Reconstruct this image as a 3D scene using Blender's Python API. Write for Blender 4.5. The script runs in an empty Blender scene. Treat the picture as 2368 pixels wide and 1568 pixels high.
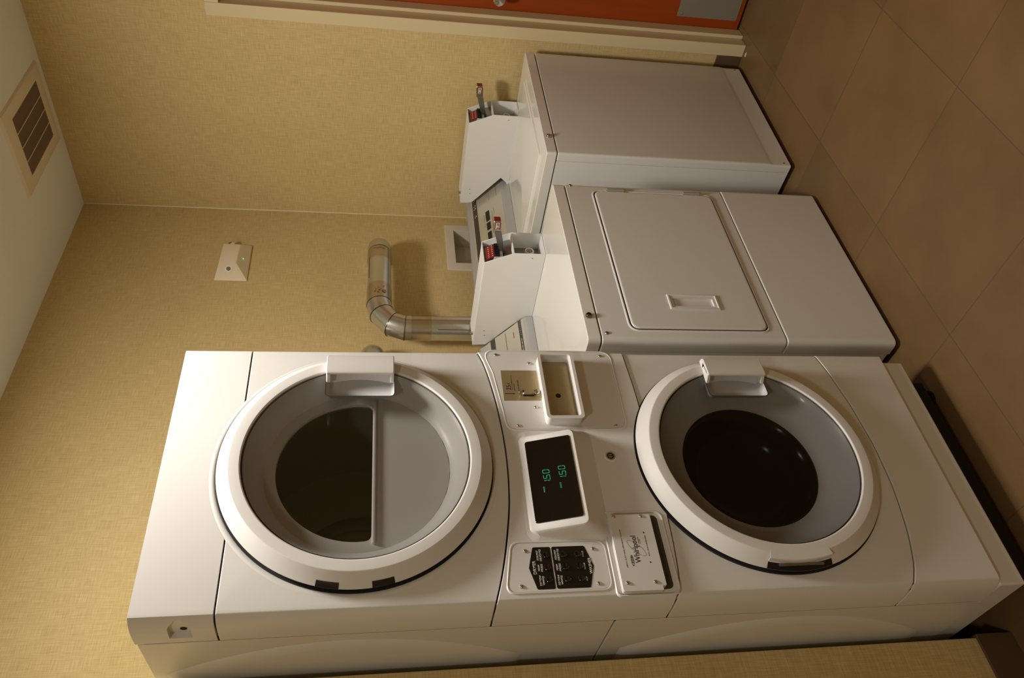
import bpy, bmesh, math
from mathutils import Vector, Matrix
PI = math.pi
scene = bpy.context.scene
C = scene.collection

# ------------------------------------------------------------------ helpers
def lin(r, g, b):
    f = lambda c: c / 12.92 if c <= 0.04045 else ((c + 0.055) / 1.055) ** 2.4
    return (f(r / 255), f(g / 255), f(b / 255), 1.0)

def newmat(name):
    m = bpy.data.materials.new(name); m.use_nodes = True
    nt = m.node_tree
    return m, nt, nt.nodes['Principled BSDF']

def mat(name, col, rough=0.5, metal=0.0, coat=0.0, spec=0.5, bump=0.0, bscale=40.0, crough=0.08, emit=None, estr=0.0, var=0.0, vscale=5.0):
    m, nt, p = newmat(name)
    p.inputs['Base Color'].default_value = col
    p.inputs['Roughness'].default_value = rough
    p.inputs['Metallic'].default_value = metal
    p.inputs['Specular IOR Level'].default_value = spec
    p.inputs['Coat Weight'].default_value = coat
    p.inputs['Coat Roughness'].default_value = crough
    if emit:
        p.inputs['Emission Color'].default_value = emit
        p.inputs['Emission Strength'].default_value = estr
    tc = nt.nodes.new('ShaderNodeTexCoord')
    if bump:
        n = nt.nodes.new('ShaderNodeTexNoise'); n.inputs['Scale'].default_value = bscale; n.inputs['Detail'].default_value = 3
        b = nt.nodes.new('ShaderNodeBump'); b.inputs['Strength'].default_value = bump; b.inputs['Distance'].default_value = 0.002
        nt.links.new(tc.outputs['Object'], n.inputs['Vector'])
        nt.links.new(n.outputs['Fac'], b.inputs['Height']); nt.links.new(b.outputs['Normal'], p.inputs['Normal'])
    if var:
        n = nt.nodes.new('ShaderNodeTexNoise'); n.inputs['Scale'].default_value = vscale; n.inputs['Detail'].default_value = 4
        mx = nt.nodes.new('ShaderNodeMix'); mx.data_type = 'RGBA'
        mx.inputs[6].default_value = col
        mx.inputs[7].default_value = (col[0] * (1 - var), col[1] * (1 - var), col[2] * (1 - var), 1)
        nt.links.new(tc.outputs['Object'], n.inputs['Vector'])
        nt.links.new(n.outputs['Fac'], mx.inputs[0]); nt.links.new(mx.outputs[2], p.inputs['Base Color'])
    return m

class MB:
    def __init__(s): s.bm = bmesh.new()
    def face(s, vs):
        try: return s.bm.faces.new(vs)
        except ValueError: return None
    def poly(s, pts):
        return s.face([s.bm.verts.new(p) for p in pts])
    def box(s, x0, x1, y0, y1, z0, z1):
        v = [s.bm.verts.new((x, y, z)) for x in (x0, x1) for y in (y0, y1) for z in (z0, z1)]
        for q in ((0, 1, 3, 2), (4, 6, 7, 5), (0, 4, 5, 1), (2, 3, 7, 6), (0, 2, 6, 4), (1, 5, 7, 3)):
            s.face([v[i] for i in q])
        return s
    def prism(s, pts, axis, a0, a1):
        def mk(p, a):
            if axis == 'x': return (a, p[0], p[1])
            if axis == 'y': return (p[0], a, p[1])
            return (p[0], p[1], a)
        A = [s.bm.verts.new(mk(p, a0)) for p in pts]; Bv = [s.bm.verts.new(mk(p, a1)) for p in pts]
        s.face(A); s.face(Bv[::-1]); n = len(pts)
        for i in range(n): s.face([A[i], Bv[i], Bv[(i + 1) % n], A[(i + 1) % n]])
        return s
    def rings(s, loops, closed=True, cap0=False, cap1=False):
        L = [[s.bm.verts.new(p) for p in l] for l in loops]
        for a, b in zip(L, L[1:]):
            n = len(a)
            for i in range(n if closed else n - 1):
                s.face([a[i], a[(i + 1) % n], b[(i + 1) % n], b[i]])
        if cap0: s.face(L[0][::-1])
        if cap1: s.face(L[-1])
        return s
    def lathe(s, prof, cen, axis='y', seg=96, cap0=False, cap1=False, a0=0, a1=2 * PI):
        full = abs(a1 - a0 - 2 * PI) < 1e-6
        n = seg if full else seg + 1
        loops = []
        for r, h in prof:
            l = []
            for i in range(n):
                t = a0 + (a1 - a0) * i / seg
                c, q = r * math.cos(t), r * math.sin(t)
                if axis == 'y': l.append((cen[0] + c, cen[1] + h, cen[2] + q))
                elif axis == 'z': l.append((cen[0] + c, cen[1] + q, cen[2] + h))
                else: l.append((cen[0] + h, cen[1] + c, cen[2] + q))
            loops.append(l)
        return s.rings(loops, full, cap0, cap1)
    def dome(s, cen, r, h, axis='-y', seg=12, rows=4):
        prof = [(r * math.cos(k * PI / 2 / rows), h * math.sin(k * PI / 2 / rows)) for k in range(rows)] + [(r * 0.03, h)]
        if axis == '-y': prof = [(a, -b) for a, b in prof]; return s.lathe(prof, cen, 'y', seg, cap1=True)
        if axis == '-x': prof = [(a, -b) for a, b in prof]; return s.lathe(prof, cen, 'x', seg, cap1=True)
        if axis == '+x': return s.lathe(prof, cen, 'x', seg, cap1=True)
        if axis == '-z': prof = [(a, -b) for a, b in prof]; return s.lathe(prof, cen, 'z', seg, cap1=True)
        return s.lathe(prof, cen, 'z', seg, cap1=True)
    def tube(s, path, r, seg=32, cap=True):
        P = [Vector(p) for p in path]; loops = []
        up = Vector((0, 0, 1))
        d0 = (P[1] - P[0]).normalized()
        u = d0.orthogonal().normalized()
        for i, p in enumerate(P):
            if i == 0: d = (P[1] - P[0]).normalized(); k = 1
            elif i == len(P) - 1: d = (P[-1] - P[-2]).normalized(); k = 1
            else:
                a = (P[i] - P[i - 1]).normalized(); b = (P[i + 1] - P[i]).normalized()
                d = (a + b).normalized()
            u = (u - d * u.dot(d)).normalized(); v = d.cross(u)
            l = []
            for j in range(seg):
                t = 2 * PI * j / seg
                l.append(tuple(p + (u * math.cos(t) + v * math.sin(t)) * r))
            loops.append(l)
        return s.rings(loops, True, cap, cap)
    def build(s, name, m, parent=None, bevel=0.0, seg=2, ang=35, recalc=True, label=None, solid=0.0, loc=None):
        bm = s.bm
        if recalc: bmesh.ops.recalc_face_normals(bm, faces=bm.faces[:])
        for f in bm.faces: f.smooth = True
        for e in bm.edges:
            if len(e.link_faces) == 2 and e.calc_face_angle(0) > math.radians(ang): e.smooth = False
        me = bpy.data.meshes.new(name); bm.to_mesh(me); bm.free()
        me.materials.append(m)
        o = bpy.data.objects.new(name, me); C.objects.link(o)
        if parent: o.parent = parent
        if solid:
            md = o.modifiers.new('s', 'SOLIDIFY'); md.thickness = solid; md.offset = -1
        if bevel:
            md = o.modifiers.new('b', 'BEVEL'); md.width = bevel; md.segments = seg; md.limit_method = 'ANGLE'
            md.angle_limit = math.radians(35); md.harden_normals = True; md.use_clamp_overlap = True
        if label: o['label'] = label
        if loc: o.location = loc
        return o

def roundpoly(pts, rad, n=6):
    out = []; N = len(pts)
    rad = rad if isinstance(rad, (list, tuple)) else [rad] * N
    for i in range(N):
        p = Vector(pts[i]); a = Vector(pts[i - 1]) - p; b = Vector(pts[(i + 1) % N]) - p
        r = rad[i]
        if r <= 0: out.append(tuple(p)); continue
        th = a.angle(b); d = min(r / math.tan(th / 2), a.length * 0.49, b.length * 0.49)
        s, e = p + a.normalized() * d, p + b.normalized() * d
        for k in range(n + 1):
            t = k / n
            q = s * (1 - t) ** 2 + p * 2 * t * (1 - t) + e * t * t
            out.append(tuple(q))
    return out
def rrect(x0, x1, z0, z1, r, n=6):
    return roundpoly([(x0, z0), (x1, z0), (x1, z1), (x0, z1)], r, n)

def tag(o, label=None, cat=None, group=None, kind=None):
    if label: o['label'] = label
    if cat: o['category'] = cat
    if group: o['group'] = group
    if kind: o['kind'] = kind
    return o
def empty(name, loc, rz=0):
    o = bpy.data.objects.new(name, None); C.objects.link(o)
    o.location = loc; o.rotation_euler = (0, 0, rz); o.empty_display_size = 0.1
    return o

def text(name, items, m, parent, M=None, th=0.0004):
    """items: (string, u, v, height, width or None, shear, align); one mesh, letters in the u-v plane."""
    bm = bmesh.new()
    for s, u, v, h, w, sh, al in items:
        cu = bpy.data.curves.new('t', 'FONT'); cu.body = s; cu.size = 1.0; cu.shear = sh
        cu.offset = 0.012; cu.resolution_u = 3
        o = bpy.data.objects.new('t', cu); C.objects.link(o)
        bpy.context.view_layer.update()
        me = bpy.data.meshes.new_from_object(o.evaluated_get(bpy.context.evaluated_depsgraph_get()))
        bpy.data.objects.remove(o); bpy.data.curves.remove(cu)
        xs = [p.co.x for p in me.vertices]; ys = [p.co.y for p in me.vertices]
        if not xs: continue
        x0, x1, y0, y1 = min(xs), max(xs), min(ys), max(ys)
        ky = h / 0.72
        kx = w / (x1 - x0) if w else ky
        W = (x1 - x0) * kx
        off = {'l': 0, 'c': -W / 2, 'r': -W}[al]
        t = bmesh.new(); t.from_mesh(me); bpy.data.meshes.remove(me)
        r = bmesh.ops.extrude_face_region(t, geom=t.faces[:])
        vs = set(g for g in r['geom'] if isinstance(g, bmesh.types.BMVert))
        for p in t.verts:
            x, y = p.co.x, p.co.y
            p.co = (u + off + (x - x0) * kx, -th if p in vs else 0.0005, v + y * ky)
        tmp = bpy.data.meshes.new('x'); t.to_mesh(tmp); t.free(); bm.from_mesh(tmp); bpy.data.meshes.remove(tmp)
    if M: bm.transform(M)
    me = bpy.data.meshes.new(name); bm.to_mesh(me); bm.free(); me.materials.append(m)
    o = bpy.data.objects.new(name, me); C.objects.link(o); o.parent = parent
    return o

# ------------------------------------------------------------------ materials
ENAMEL = mat('white_enamel', lin(222, 221, 218), rough=0.42, coat=0.35, crough=0.13, bump=0.05, bscale=260)
ENAMEL_TOP = mat('white_enamel_top', lin(228, 226, 220), rough=0.3, coat=0.8, crough=0.07, bump=0.02, bscale=14)
PLASTIC = mat('white_plastic', lin(222, 220, 218), rough=0.42, coat=0.1, crough=0.2, spec=0.35)
BOXPAINT = mat('white_powder_paint', lin(226, 225, 222), rough=0.45, bump=0.03, bscale=300)
GREYPL = mat('pale_grey_plastic', lin(196, 196, 198), rough=0.35, coat=0.3)
BLACK = mat('black_plastic', lin(18, 17, 17), rough=0.35)
BLACKGLOSS = mat('black_gloss', lin(12, 10, 11), rough=0.12, coat=0.6)
GAP = mat('dark_gap', lin(20, 18, 18), rough=0.8)
CHROME = mat('chrome', lin(205, 203, 198), rough=0.16, metal=1)
HINGE = mat('zinc_hinge', lin(190, 196, 192), rough=0.3, metal=0.6)
STEEL = mat('steel', lin(165, 165, 165), rough=0.35, metal=1, var=0.25, vscale=30)
BRASS = mat('brass_plate', lin(186, 168, 130), rough=0.4, metal=0.6, var=0.15, vscale=25)
GALV = mat('galvanised_steel', lin(214, 216, 210), rough=0.27, metal=0.92, bump=0.25, bscale=45, var=0.2, vscale=12)
CONSOLE = mat('silver_console', lin(176, 176, 176), rough=0.4, metal=0.25)
CONSOLE_FACE = mat('warm_grey_console_face', lin(196, 190, 174), rough=0.25, metal=0.35, coat=0.4)
STRIP = mat('charcoal_strip', lin(60, 58, 55), rough=0.4)
REDLBL = mat('red_label', lin(128, 34, 24), rough=0.4)
WHITEINK = mat('white_ink', lin(215, 210, 200), rough=0.5)
DARKINK = mat('dark_ink', lin(40, 36, 34), rough=0.5)
GREYINK = mat('grey_ink', lin(110, 102, 92), rough=0.5)
REDINK = mat('red_ink', lin(170, 60, 50), rough=0.5)
DRUM = mat('drum_steel', lin(168, 162, 150), rough=0.35, metal=0.5, bump=0.3, bscale=60)
LINER = mat('dark_liner', lin(60, 57, 52), rough=0.6)
TRIMP = mat('cream_trim_paint', lin(214, 197, 158), rough=0.4, bump=0.05, bscale=60)
BASEB = mat('brown_rubber_base', lin(92, 70, 50), rough=0.55)
CEIL = mat('ceiling_paint', lin(234, 238, 232), rough=0.9, bump=0.15, bscale=200)
CEIL2 = mat('vent_paint', lin(226, 214, 188), rough=0.6)
SENSOR = mat('ivory_plastic', lin(222, 206, 178), rough=0.45)
OUTLET = mat('white_box_plastic', lin(216, 208, 192), rough=0.5)
GRILLE = mat('brown_grille', lin(128, 106, 80), rough=0.8)
GREEN = mat('green_digits', lin(20, 70, 50), rough=0.5, emit=lin(50, 190, 140), estr=0.55)
LED = mat('green_led', lin(60, 160, 40), rough=0.4, emit=lin(90, 220, 60), estr=2.0)
KICK = mat('brushed_kick_plate', lin(158, 152, 142), rough=0.5, metal=0.5, var=0.15, vscale=8)
SCUFF = mat('white_scuff', lin(215, 205, 190), rough=0.6)

def tinted(name, tint, refl_rough=0.05, ior=1.45, mult=1.0):
    m = bpy.data.materials.new(name); m.use_nodes = True; nt = m.node_tree; nt.nodes.clear()
    out = nt.nodes.new('ShaderNodeOutputMaterial'); mix = nt.nodes.new('ShaderNodeMixShader')
    tr = nt.nodes.new('ShaderNodeBsdfTransparent'); gl = nt.nodes.new('ShaderNodeBsdfGlossy'); fr = nt.nodes.new('ShaderNodeFresnel')
    nt.nodes.remove(fr)
    tr.inputs['Color'].default_value = tint; gl.inputs['Roughness'].default_value = refl_rough
    lw = nt.nodes.new('ShaderNodeLayerWeight'); lw.inputs['Blend'].default_value = 0.5
    pw = nt.nodes.new('ShaderNodeMath'); pw.operation = 'POWER'; pw.inputs[1].default_value = 4.0
    ma = nt.nodes.new('ShaderNodeMath'); ma.operation = 'MULTIPLY_ADD'; ma.inputs[1].default_value = 0.75; ma.inputs[2].default_value = (ior - 1) ** 2 / (ior + 1) ** 2
    nt.links.new(lw.outputs['Facing'], pw.inputs[0]); nt.links.new(pw.outputs[0], ma.inputs[0])
    nt.links.new(ma.outputs[0], mix.inputs[0]); nt.links.new(tr.outputs[0], mix.inputs[1]); nt.links.new(gl.outputs[0], mix.inputs[2])
    nt.links.new(mix.outputs[0], out.inputs[0])
    return m
PANE = tinted('smoky_clear_plastic', (0.64, 0.63, 0.62, 1), 0.10, 1.5)
BOWLGLASS = tinted('black_bowl_glass', (0.24, 0.22, 0.20, 1), 0.16, 1.2)
DARKGLASS = tinted('dark_window_glass', (0.74, 0.71, 0.65, 1), 0.06, 1.5)
TAPE = tinted('clear_tape', (0.93, 0.87, 0.78, 1), 0.15, 1.6)

# wallpaper: fine woven linen
def wallpaper():
    m, nt, p = newmat('linen_wallpaper')
    tc = nt.nodes.new('ShaderNodeTexCoord')
    def streak(sx, sy, sz):
        mp = nt.nodes.new('ShaderNodeMapping'); mp.inputs['Scale'].default_value = (sx, sy, sz)
        n = nt.nodes.new('ShaderNodeTexNoise'); n.inputs['Scale'].default_value = 1; n.inputs['Detail'].default_value = 1.5; n.inputs['Roughness'].default_value = 0.5
        nt.links.new(tc.outputs['Object'], mp.inputs['Vector']); nt.links.new(mp.outputs[0], n.inputs['Vector']); return n
    a, b = streak(430, 430, 16), streak(20, 20, 430)
    c = streak(3.2, 3.2, 3.2)
    ad = nt.nodes.new('ShaderNodeMath'); ad.operation = 'ADD'
    nt.links.new(a.outputs['Fac'], ad.inputs[0]); nt.links.new(b.outputs['Fac'], ad.inputs[1])
    ad2 = nt.nodes.new('ShaderNodeMath'); ad2.operation = 'MULTIPLY_ADD'; ad2.inputs[1].default_value = 0.25
    nt.links.new(c.outputs['Fac'], ad2.inputs[0]); nt.links.new(ad.outputs[0], ad2.inputs[2])
    r = nt.nodes.new('ShaderNodeValToRGB')
    ad3 = nt.nodes.new('ShaderNodeMath'); ad3.operation = 'MULTIPLY'; ad3.inputs[1].default_value = 0.45; nt.links.new(ad2.outputs[0], ad3.inputs[0])
    r.color_ramp.elements[0].position = 0.62 * 0.45; r.color_ramp.elements[0].color = lin(178, 152, 97)
    r.color_ramp.elements[1].position = 1.60 * 0.45; r.color_ramp.elements[1].color = lin(221, 199, 146)
    nt.links.new(ad3.outputs[0], r.inputs[0]); nt.links.new(r.outputs[0], p.inputs['Base Color'])
    p.inputs['Roughness'].default_value = 0.75
    bp = nt.nodes.new('ShaderNodeBump'); bp.inputs['Strength'].default_value = 0.2; bp.inputs['Distance'].default_value = 0.0006
    nt.links.new(ad.outputs[0], bp.inputs['Height']); nt.links.new(bp.outputs[0], p.inputs['Normal'])
    return m
WALL = wallpaper()

def tiles():
    m, nt, p = newmat('brown_floor_tiles')
    tc = nt.nodes.new('ShaderNodeTexCoord'); sep = nt.nodes.new('ShaderNodeSeparateXYZ')
    nt.links.new(tc.outputs['Object'], sep.inputs[0])
    S = 0.4785
    def math_(op, a, b=None):
        n = nt.nodes.new('ShaderNodeMath'); n.operation = op
        for i, v in enumerate((a, b)):
            if v is None: continue
            if isinstance(v, (int, float)): n.inputs[i].default_value = v
            else: nt.links.new(v, n.inputs[i])
        return n.outputs[0]
    edges = []; cells = []
    for ax, o in (('X', -1.288), ('Y', -1.506)):
        t = math_('DIVIDE', math_('SUBTRACT', sep.outputs[ax], o), S)
        fr = math_('FRACT', t); cells.append(math_('FLOOR', t))
        e = math_('MINIMUM', fr, math_('SUBTRACT', 1.0, fr)); edges.append(e)
    e = math_('MINIMUM', edges[0], edges[1])
    g = math_('LESS_THAN', e, 0.0032)
    wn = nt.nodes.new('ShaderNodeTexWhiteNoise'); wn.noise_dimensions = '2D'
    cv = nt.nodes.new('ShaderNodeCombineXYZ'); nt.links.new(cells[0], cv.inputs[0]); nt.links.new(cells[1], cv.inputs[1]); nt.links.new(cv.outputs[0], wn.inputs[0])
    n = nt.nodes.new('ShaderNodeTexNoise'); n.inputs['Scale'].default_value = 4; n.inputs['Detail'].default_value = 8; n.inputs['Roughness'].default_value = 0.6
    nt.links.new(tc.outputs['Object'], n.inputs['Vector'])
    k = math_('ADD', math_('MULTIPLY', n.outputs['Fac'], 0.8), math_('MULTIPLY', wn.outputs['Value'], 0.22))
    r = nt.nodes.new('ShaderNodeValToRGB')
    r.color_ramp.elements[0].position = 0.25; r.color_ramp.elements[0].color = lin(99, 74, 45)
    r.color_ramp.elements[1].position = 0.8; r.color_ramp.elements[1].color = lin(125, 97, 62)
    nt.links.new(k, r.inputs[0])
    mx = nt.nodes.new('ShaderNodeMix'); mx.data_type = 'RGBA'
    nt.links.new(g, mx.inputs[0]); nt.links.new(r.outputs[0], mx.inputs[6]); mx.inputs[7].default_value = lin(90, 73, 54)
    nt.links.new(mx.outputs[2], p.inputs['Base Color'])
    rr = math_('ADD', 0.33, math_('MULTIPLY', n.outputs['Fac'], 0.16)); nt.links.new(rr, p.inputs['Roughness'])
    bp = nt.nodes.new('ShaderNodeBump'); bp.inputs['Strength'].default_value = 0.5; bp.inputs['Distance'].default_value = 0.0015; bp.invert = True
    nt.links.new(g, bp.inputs['Height']); nt.links.new(bp.outputs[0], p.inputs['Normal'])
    return m
TILE = tiles()

def wood():
    m, nt, p = newmat('orange_stained_wood')
    tc = nt.nodes.new('ShaderNodeTexCoord'); mp = nt.nodes.new('ShaderNodeMapping'); mp.inputs['Scale'].default_value = (20, 14, 0.8)
    n = nt.nodes.new('ShaderNodeTexNoise'); n.inputs['Scale'].default_value = 2; n.inputs['Detail'].default_value = 6; n.inputs['Distortion'].default_value = 0.6
    r = nt.nodes.new('ShaderNodeValToRGB'); r.color_ramp.elements[0].color = lin(143, 56, 1); r.color_ramp.elements[1].color = lin(154, 63, 1)
    r.color_ramp.elements[0].position = 0.3; r.color_ramp.elements[1].position = 0.7
    nt.links.new(tc.outputs['Object'], mp.inputs[0]); nt.links.new(mp.outputs[0], n.inputs['Vector']); nt.links.new(n.outputs['Fac'], r.inputs[0])
    nt.links.new(r.outputs[0], p.inputs['Base Color']); p.inputs['Roughness'].default_value = 0.45
    return m
WOOD = wood()

# ------------------------------------------------------------------ room
H = 2.8754
XL, YF = -4.8, -4.2            # left wall of the room and wall behind the camera
XP, YP = -2.459, -0.677        # outer corner of the wall end beside the stacked machine
def wall_grid(name, axis, plane, thick, ub, vb, holes, m):
    """wall with rectangular holes. axis 'y': plane y=const (u=x,v=z) thick towards +y; axis 'x': plane x=const (u=y)."""
    mb = MB()
    solid = lambda i, j: 0 <= i < len(ub) - 1 and 0 <= j < len(vb) - 1 and (i, j) not in holes
    P = (lambda u, v, d: (u, plane + d, v)) if axis == 'y' else (lambda u, v, d: (plane + d, u, v))
    for i in range(len(ub) - 1):
        for j in range(len(vb) - 1):
            if not solid(i, j): continue
            u0, u1, v0, v1 = ub[i], ub[i + 1], vb[j], vb[j + 1]
            for d in (0, thick): mb.poly([P(u0, v0, d), P(u1, v0, d), P(u1, v1, d), P(u0, v1, d)])
            for (di, dj, a, b) in ((-1, 0, (u0, v0), (u0, v1)), (1, 0, (u1, v0), (u1, v1)), (0, -1, (u0, v0), (u1, v0)), (0, 1, (u0, v1), (u1, v1))):
                if not solid(i + di, j + dj):
                    mb.poly([P(*a, 0), P(*b, 0), P(*b, thick), P(*a, thick)])
    bmesh.ops.remove_doubles(mb.bm, verts=mb.bm.verts[:], dist=1e-5)
    return tag(mb.build(name, m), kind='structure')

tag(MB().box(XL - .12, 0.3, YF - .12, 0.12, -0.1, 0).build('floor', TILE), kind='structure')
tag(MB().box(XL - .12, 0.3, YF - .12, 0.12, H, H + 0.1).build('ceiling', CEIL), kind='structure')
OX0, OX1, OZ0, OZ1 = -0.349, -0.112, 1.005, 1.19
wall_grid('wall_back', 'y', 0.0, 0.12, [XP, OX0, OX1, 0.12], [0, OZ0, OZ1, H], {(1, 1)}, WALL)
DY0, DY1, DZ = -1.0055, -1.93, 2.155
wall_grid('wall_right', 'x', 0.0, 0.12, [YF, DY1 - 0.03, DY0 + 0.03, 0.0], [0, DZ + 0.02, H], {(1, 0)}, WALL)
tag(MB().box(XL, XP, YP, 0.12, 0, H).build('wall_left', WALL, bevel=0.003), kind='structure')
tag(MB().box(XL - 0.12, XL, YF, 0.12, 0, H).build('wall_far_left', WALL), kind='structure')
tag(MB().box(XL - 0.12, 0.12, YF - 0.12, YF, 0, H).build('wall_front', WALL), kind='structure')
# rubber base
def base(name, b): return tag(b.build(name, BASEB, bevel=0.002), kind='structure')
base('baseboard_right', MB().box(-0.007, 0, -0.937, -0.005, 0, 0.113).box(-0.007, 0, YF, DY1 - 0.075, 0, 0.113))
base('baseboard_left', MB().box(XL, XP + 0.007, YP - 0.007, YP, 0, 0.1).box(XP, XP + 0.007, YP, -0.01, 0, 0.1))
base('baseboard_back', MB().box(XP + 0.01, -0.008, -0.007, 0, 0, 0.1))

tag(MB().prism([(0, 0), (-0.0035, 0), (0, -0.0035)], 'z', 0.12, H).build('trim_2', TRIMP), kind='structure')
# door frame and door in the right-hand wall
fr = MB()
for (ya, yb, s) in ((-0.937, -0.990, -1), (DY1 + 0.0155, DY1 - 0.05, 1)):
    pass
ZT = 2.215
def jamb(y_out, y_in, y_stop):
    lo, hi = sorted((y_out, y_in)); fr.box(-0.012, 0.13, lo, hi, 0, ZT)
    lo, hi = sorted((y_in, y_stop)); fr.box(0.045, 0.104, lo, hi, 0, ZT - 0.053)
jamb(-0.937, -0.990, DY0); jamb(DY1 - 0.068, DY1 - 0.0155, DY1)
fr.box(-0.012, 0.13, DY1 - 0.0155, -0.990, ZT - 0.053, ZT)
fr.box(0.045, 0.104, DY1, DY0, ZT - 0.069, ZT - 0.053)
tag(fr.build('trim_1', TRIMP, bevel=0.003), kind='structure')
dr = tag(MB().box(0.106, 0.15, DY1 - 0.013, DY0 + 0.013, 0.012, ZT - 0.056).build('door_1', WOOD), kind='structure')
MB().box(0.1035, 0.1055, -1.87, -1.042, 0.03, 0.30).build('kick_plate', KICK, dr, bevel=0.0005)
for z in (0.05, 0.28):
    for y in (-1.055, -1.857):
        b = MB(); b.dome((0.1035, y, z), 0.004, 0.002, '-x', 10, 3); b.build('screw', CHROME, dr)
b = MB(); b.lathe([(0.036, 0), (0.036, -0.006), (0.030, -0.010), (0.014, -0.012), (0.013, -0.035), (0.022, -0.045), (0.028, -0.06), (0.024, -0.075), (0.006, -0.08)], (0.106, -1.074, 1.080), 'x', 40, cap1=True)
b.build('door_knob', CHROME, dr, label='round satin chrome door knob')
tag(MB().box(0.15, 0.30, -2.2, -0.7, 0, H).build('wall_behind_door', WALL), kind='structure')

# ------------------------------------------------------------------ stacked washer dryer
TS, TD, TW = -0.026, -0.022, -0.0453
S = empty('stacked_washer_dryer', (-2.0992, -0.9345, 0), TS)
tag(S, 'tall white stacked washer and dryer with two round doors, beside the wall end', 'washing machine')
HW = 0.3427; SH = 2.0
WING = [(-0.318, 0.0), (-0.3265, 0.0015), (-0.3305, 0.006), (-0.335, 0.014), (-0.339, 0.028), (-0.3415, 0.045), (-0.3427, 0.065), (-0.3427, 0.086)]
def interp(tab):
    def f(x):
        if x <= tab[0][0]: return tab[0][1]
        for (a, p), (b, q) in zip(tab, tab[1:]):
            if x <= b:
                t = (x - a) / (b - a); return p + (q - p) * t
        return tab[-1][1]
    return f
def smooth_tab(tab, n=60):
    f = interp(tab); g = {}
    xs = [-0.3427 + 0.6854 * i / n for i in range(n + 1)]
    w = 0.03
    return interp([(x, sum(f(x + w * k / 4) for k in range(-4, 5)) / 9) for x in xs])
Z_TOP = lambda x: 1.8475
Z_MID = smooth_tab([(-0.3427, 1.318), (-0.29, 1.299), (-0.21, 1.280), (-0.115, 1.263), (-0.03, 1.257), (0.05, 1.257), (0.11, 1.261), (0.18, 1.268), (0.262, 1.281), (0.33, 1.298), (0.3427, 1.311)])
Z_LOW = smooth_tab([(-0.3427, 0.940), (-0.31, 0.922), (-0.22, 0.914), (0, 0.905), (0.22, 0.911), (0.31, 0.917), (0.3427, 0.919)])
Z_KICK = smooth_tab([(-0.3427, 0.40), (-0.304, 0.372), (-0.21, 0.344), (-0.094, 0.326), (0.028, 0.322), (0.161, 0.333), (0.28, 0.355), (0.3427, 0.375)])
def front_panel(zb, zt, y=0.0, hole=None, gap=0.0017):
    mb = MB(); W = WING; x1 = 0.318; n = 32
    xs = [-x1 + 2 * x1 * i / n for i in range(n + 1)]
    B = [(x, zb(x) + gap) for x in xs]; T = [(x, zt(x) - gap) for x in xs]
    if hole:
        cx, cz, r = hole
        nv = 14
        L = [(-x1, B[0][1] + (T[0][1] - B[0][1]) * k / nv) for k in range(1, nv)]
        R_ = [(x1, B[-1][1] + (T[-1][1] - B[-1][1]) * k / nv) for k in range(1, nv)]
        loop = B + R_ + T[::-1] + L[::-1]
        inner = []
        for p in loop:
            d = Vector((p[0] - cx, p[1] - cz)).normalized(); inner.append((cx + d.x * r, cz + d.y * r))
        mb.rings([[(p[0], y + 0.012, p[1]) for p in inner], [(p[0], y, p[1]) for p in inner], [(p[0], y, p[1]) for p in loop]])
        mb.bm.verts.ensure_lookup_table()
    else:
        mb.rings([[(p[0], y, p[1]) for p in B], [(p[0], y, p[1]) for p in T]], closed=False)
        nv = 1
    for sgn in (-1, 1):
        cols = []
        for k in range(nv + 1):
            t = k / nv
            row = []
            for (wx, wy) in W:
                x = wx if sgn < 0 else -wx
                a, b = zb(x) + gap, zt(x) - gap
                row.append((x, y + wy if wy < 0.06 else wy, a + (b - a) * t))
            cols.append(row)
        mb.rings(cols, closed=False)
    bmesh.ops.remove_doubles(mb.bm, verts=mb.bm.verts[:], dist=2e-5)
    # flange going back from the outer boundary
    be = [e for e in mb.bm.edges if len(e.link_faces) == 1 and not (hole and all(abs(math.hypot(v.co.x - hole[0], v.co.z - hole[1]) - hole[2]) < 1e-3 for v in e.verts)) and not all(abs(v.co.y - 0.086) < 1e-4 for v in e.verts)]
    r = bmesh.ops.extrude_edge_only(mb.bm, edges=be)
    for v in (g for g in r['geom'] if isinstance(g, bmesh.types.BMVert)):
        v.co.y = min(v.co.y + 0.02, 0.09) if v.co.y < 0.07 else v.co.y
        if abs(v.co.x) > 0.33: v.co.x *= 0.97
    return mb

# cabinets
def emboss(b, front, back, x0, x1):
    pts = front + back
    b.prism(roundpoly(pts, 0.05, 4), 'x', x0, x1)
def shell(x0, x1, y0, y1, z0, z1, t=0.004):
    b = MB()
    q = lambda g, y: [(x0 + g, y, z0 + g), (x1 - g, y, z0 + g), (x1 - g, y, z1 - g), (x0 + g, y, z1 - g)]
    b.rings([q(0, y1), q(0, y0), q(t, y0), q(t, y1 - t)], True, True, True); return b
shell(-HW + .0008, HW - .0008, 0.0908, 0.66, 1.05, SH - 0.002).build('dryer_cabinet', ENAMEL, S, bevel=0.0025)
shell(-HW + .0008, HW - .0008, 0.0908, 0.69, 0.17, 1.0465).build('washer_cabinet', ENAMEL, S, bevel=0.0025)
def lens(name, zc, h, y0, y1):
    b = MB(); loops = []
    for off, x in ((0.0, -HW + 0.003), (0.0, -HW + 0.0005), (0.010, -HW - 0.004), (0.03, -HW - 0.006)):
        l = []
        for k in range(33):
            t = -1 + 2 * k / 32
            l.append((x, y0 + off + (y1 - y0) * (t * t), zc + (h - off) * t))
        l.append((x, 0.60 - off, zc + (h - off))); l.append((x, 0.60 - off, zc - (h - off)))
        loops.append(l)
    b.rings(loops, True, False, True)
    b.build(name, ENAMEL, S, ang=50)
lens('side_embossing', 1.60, 0.37, 0.120, 0.25)
lens('side_embossing', 0.62, 0.38, 0.120, 0.25)
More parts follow.
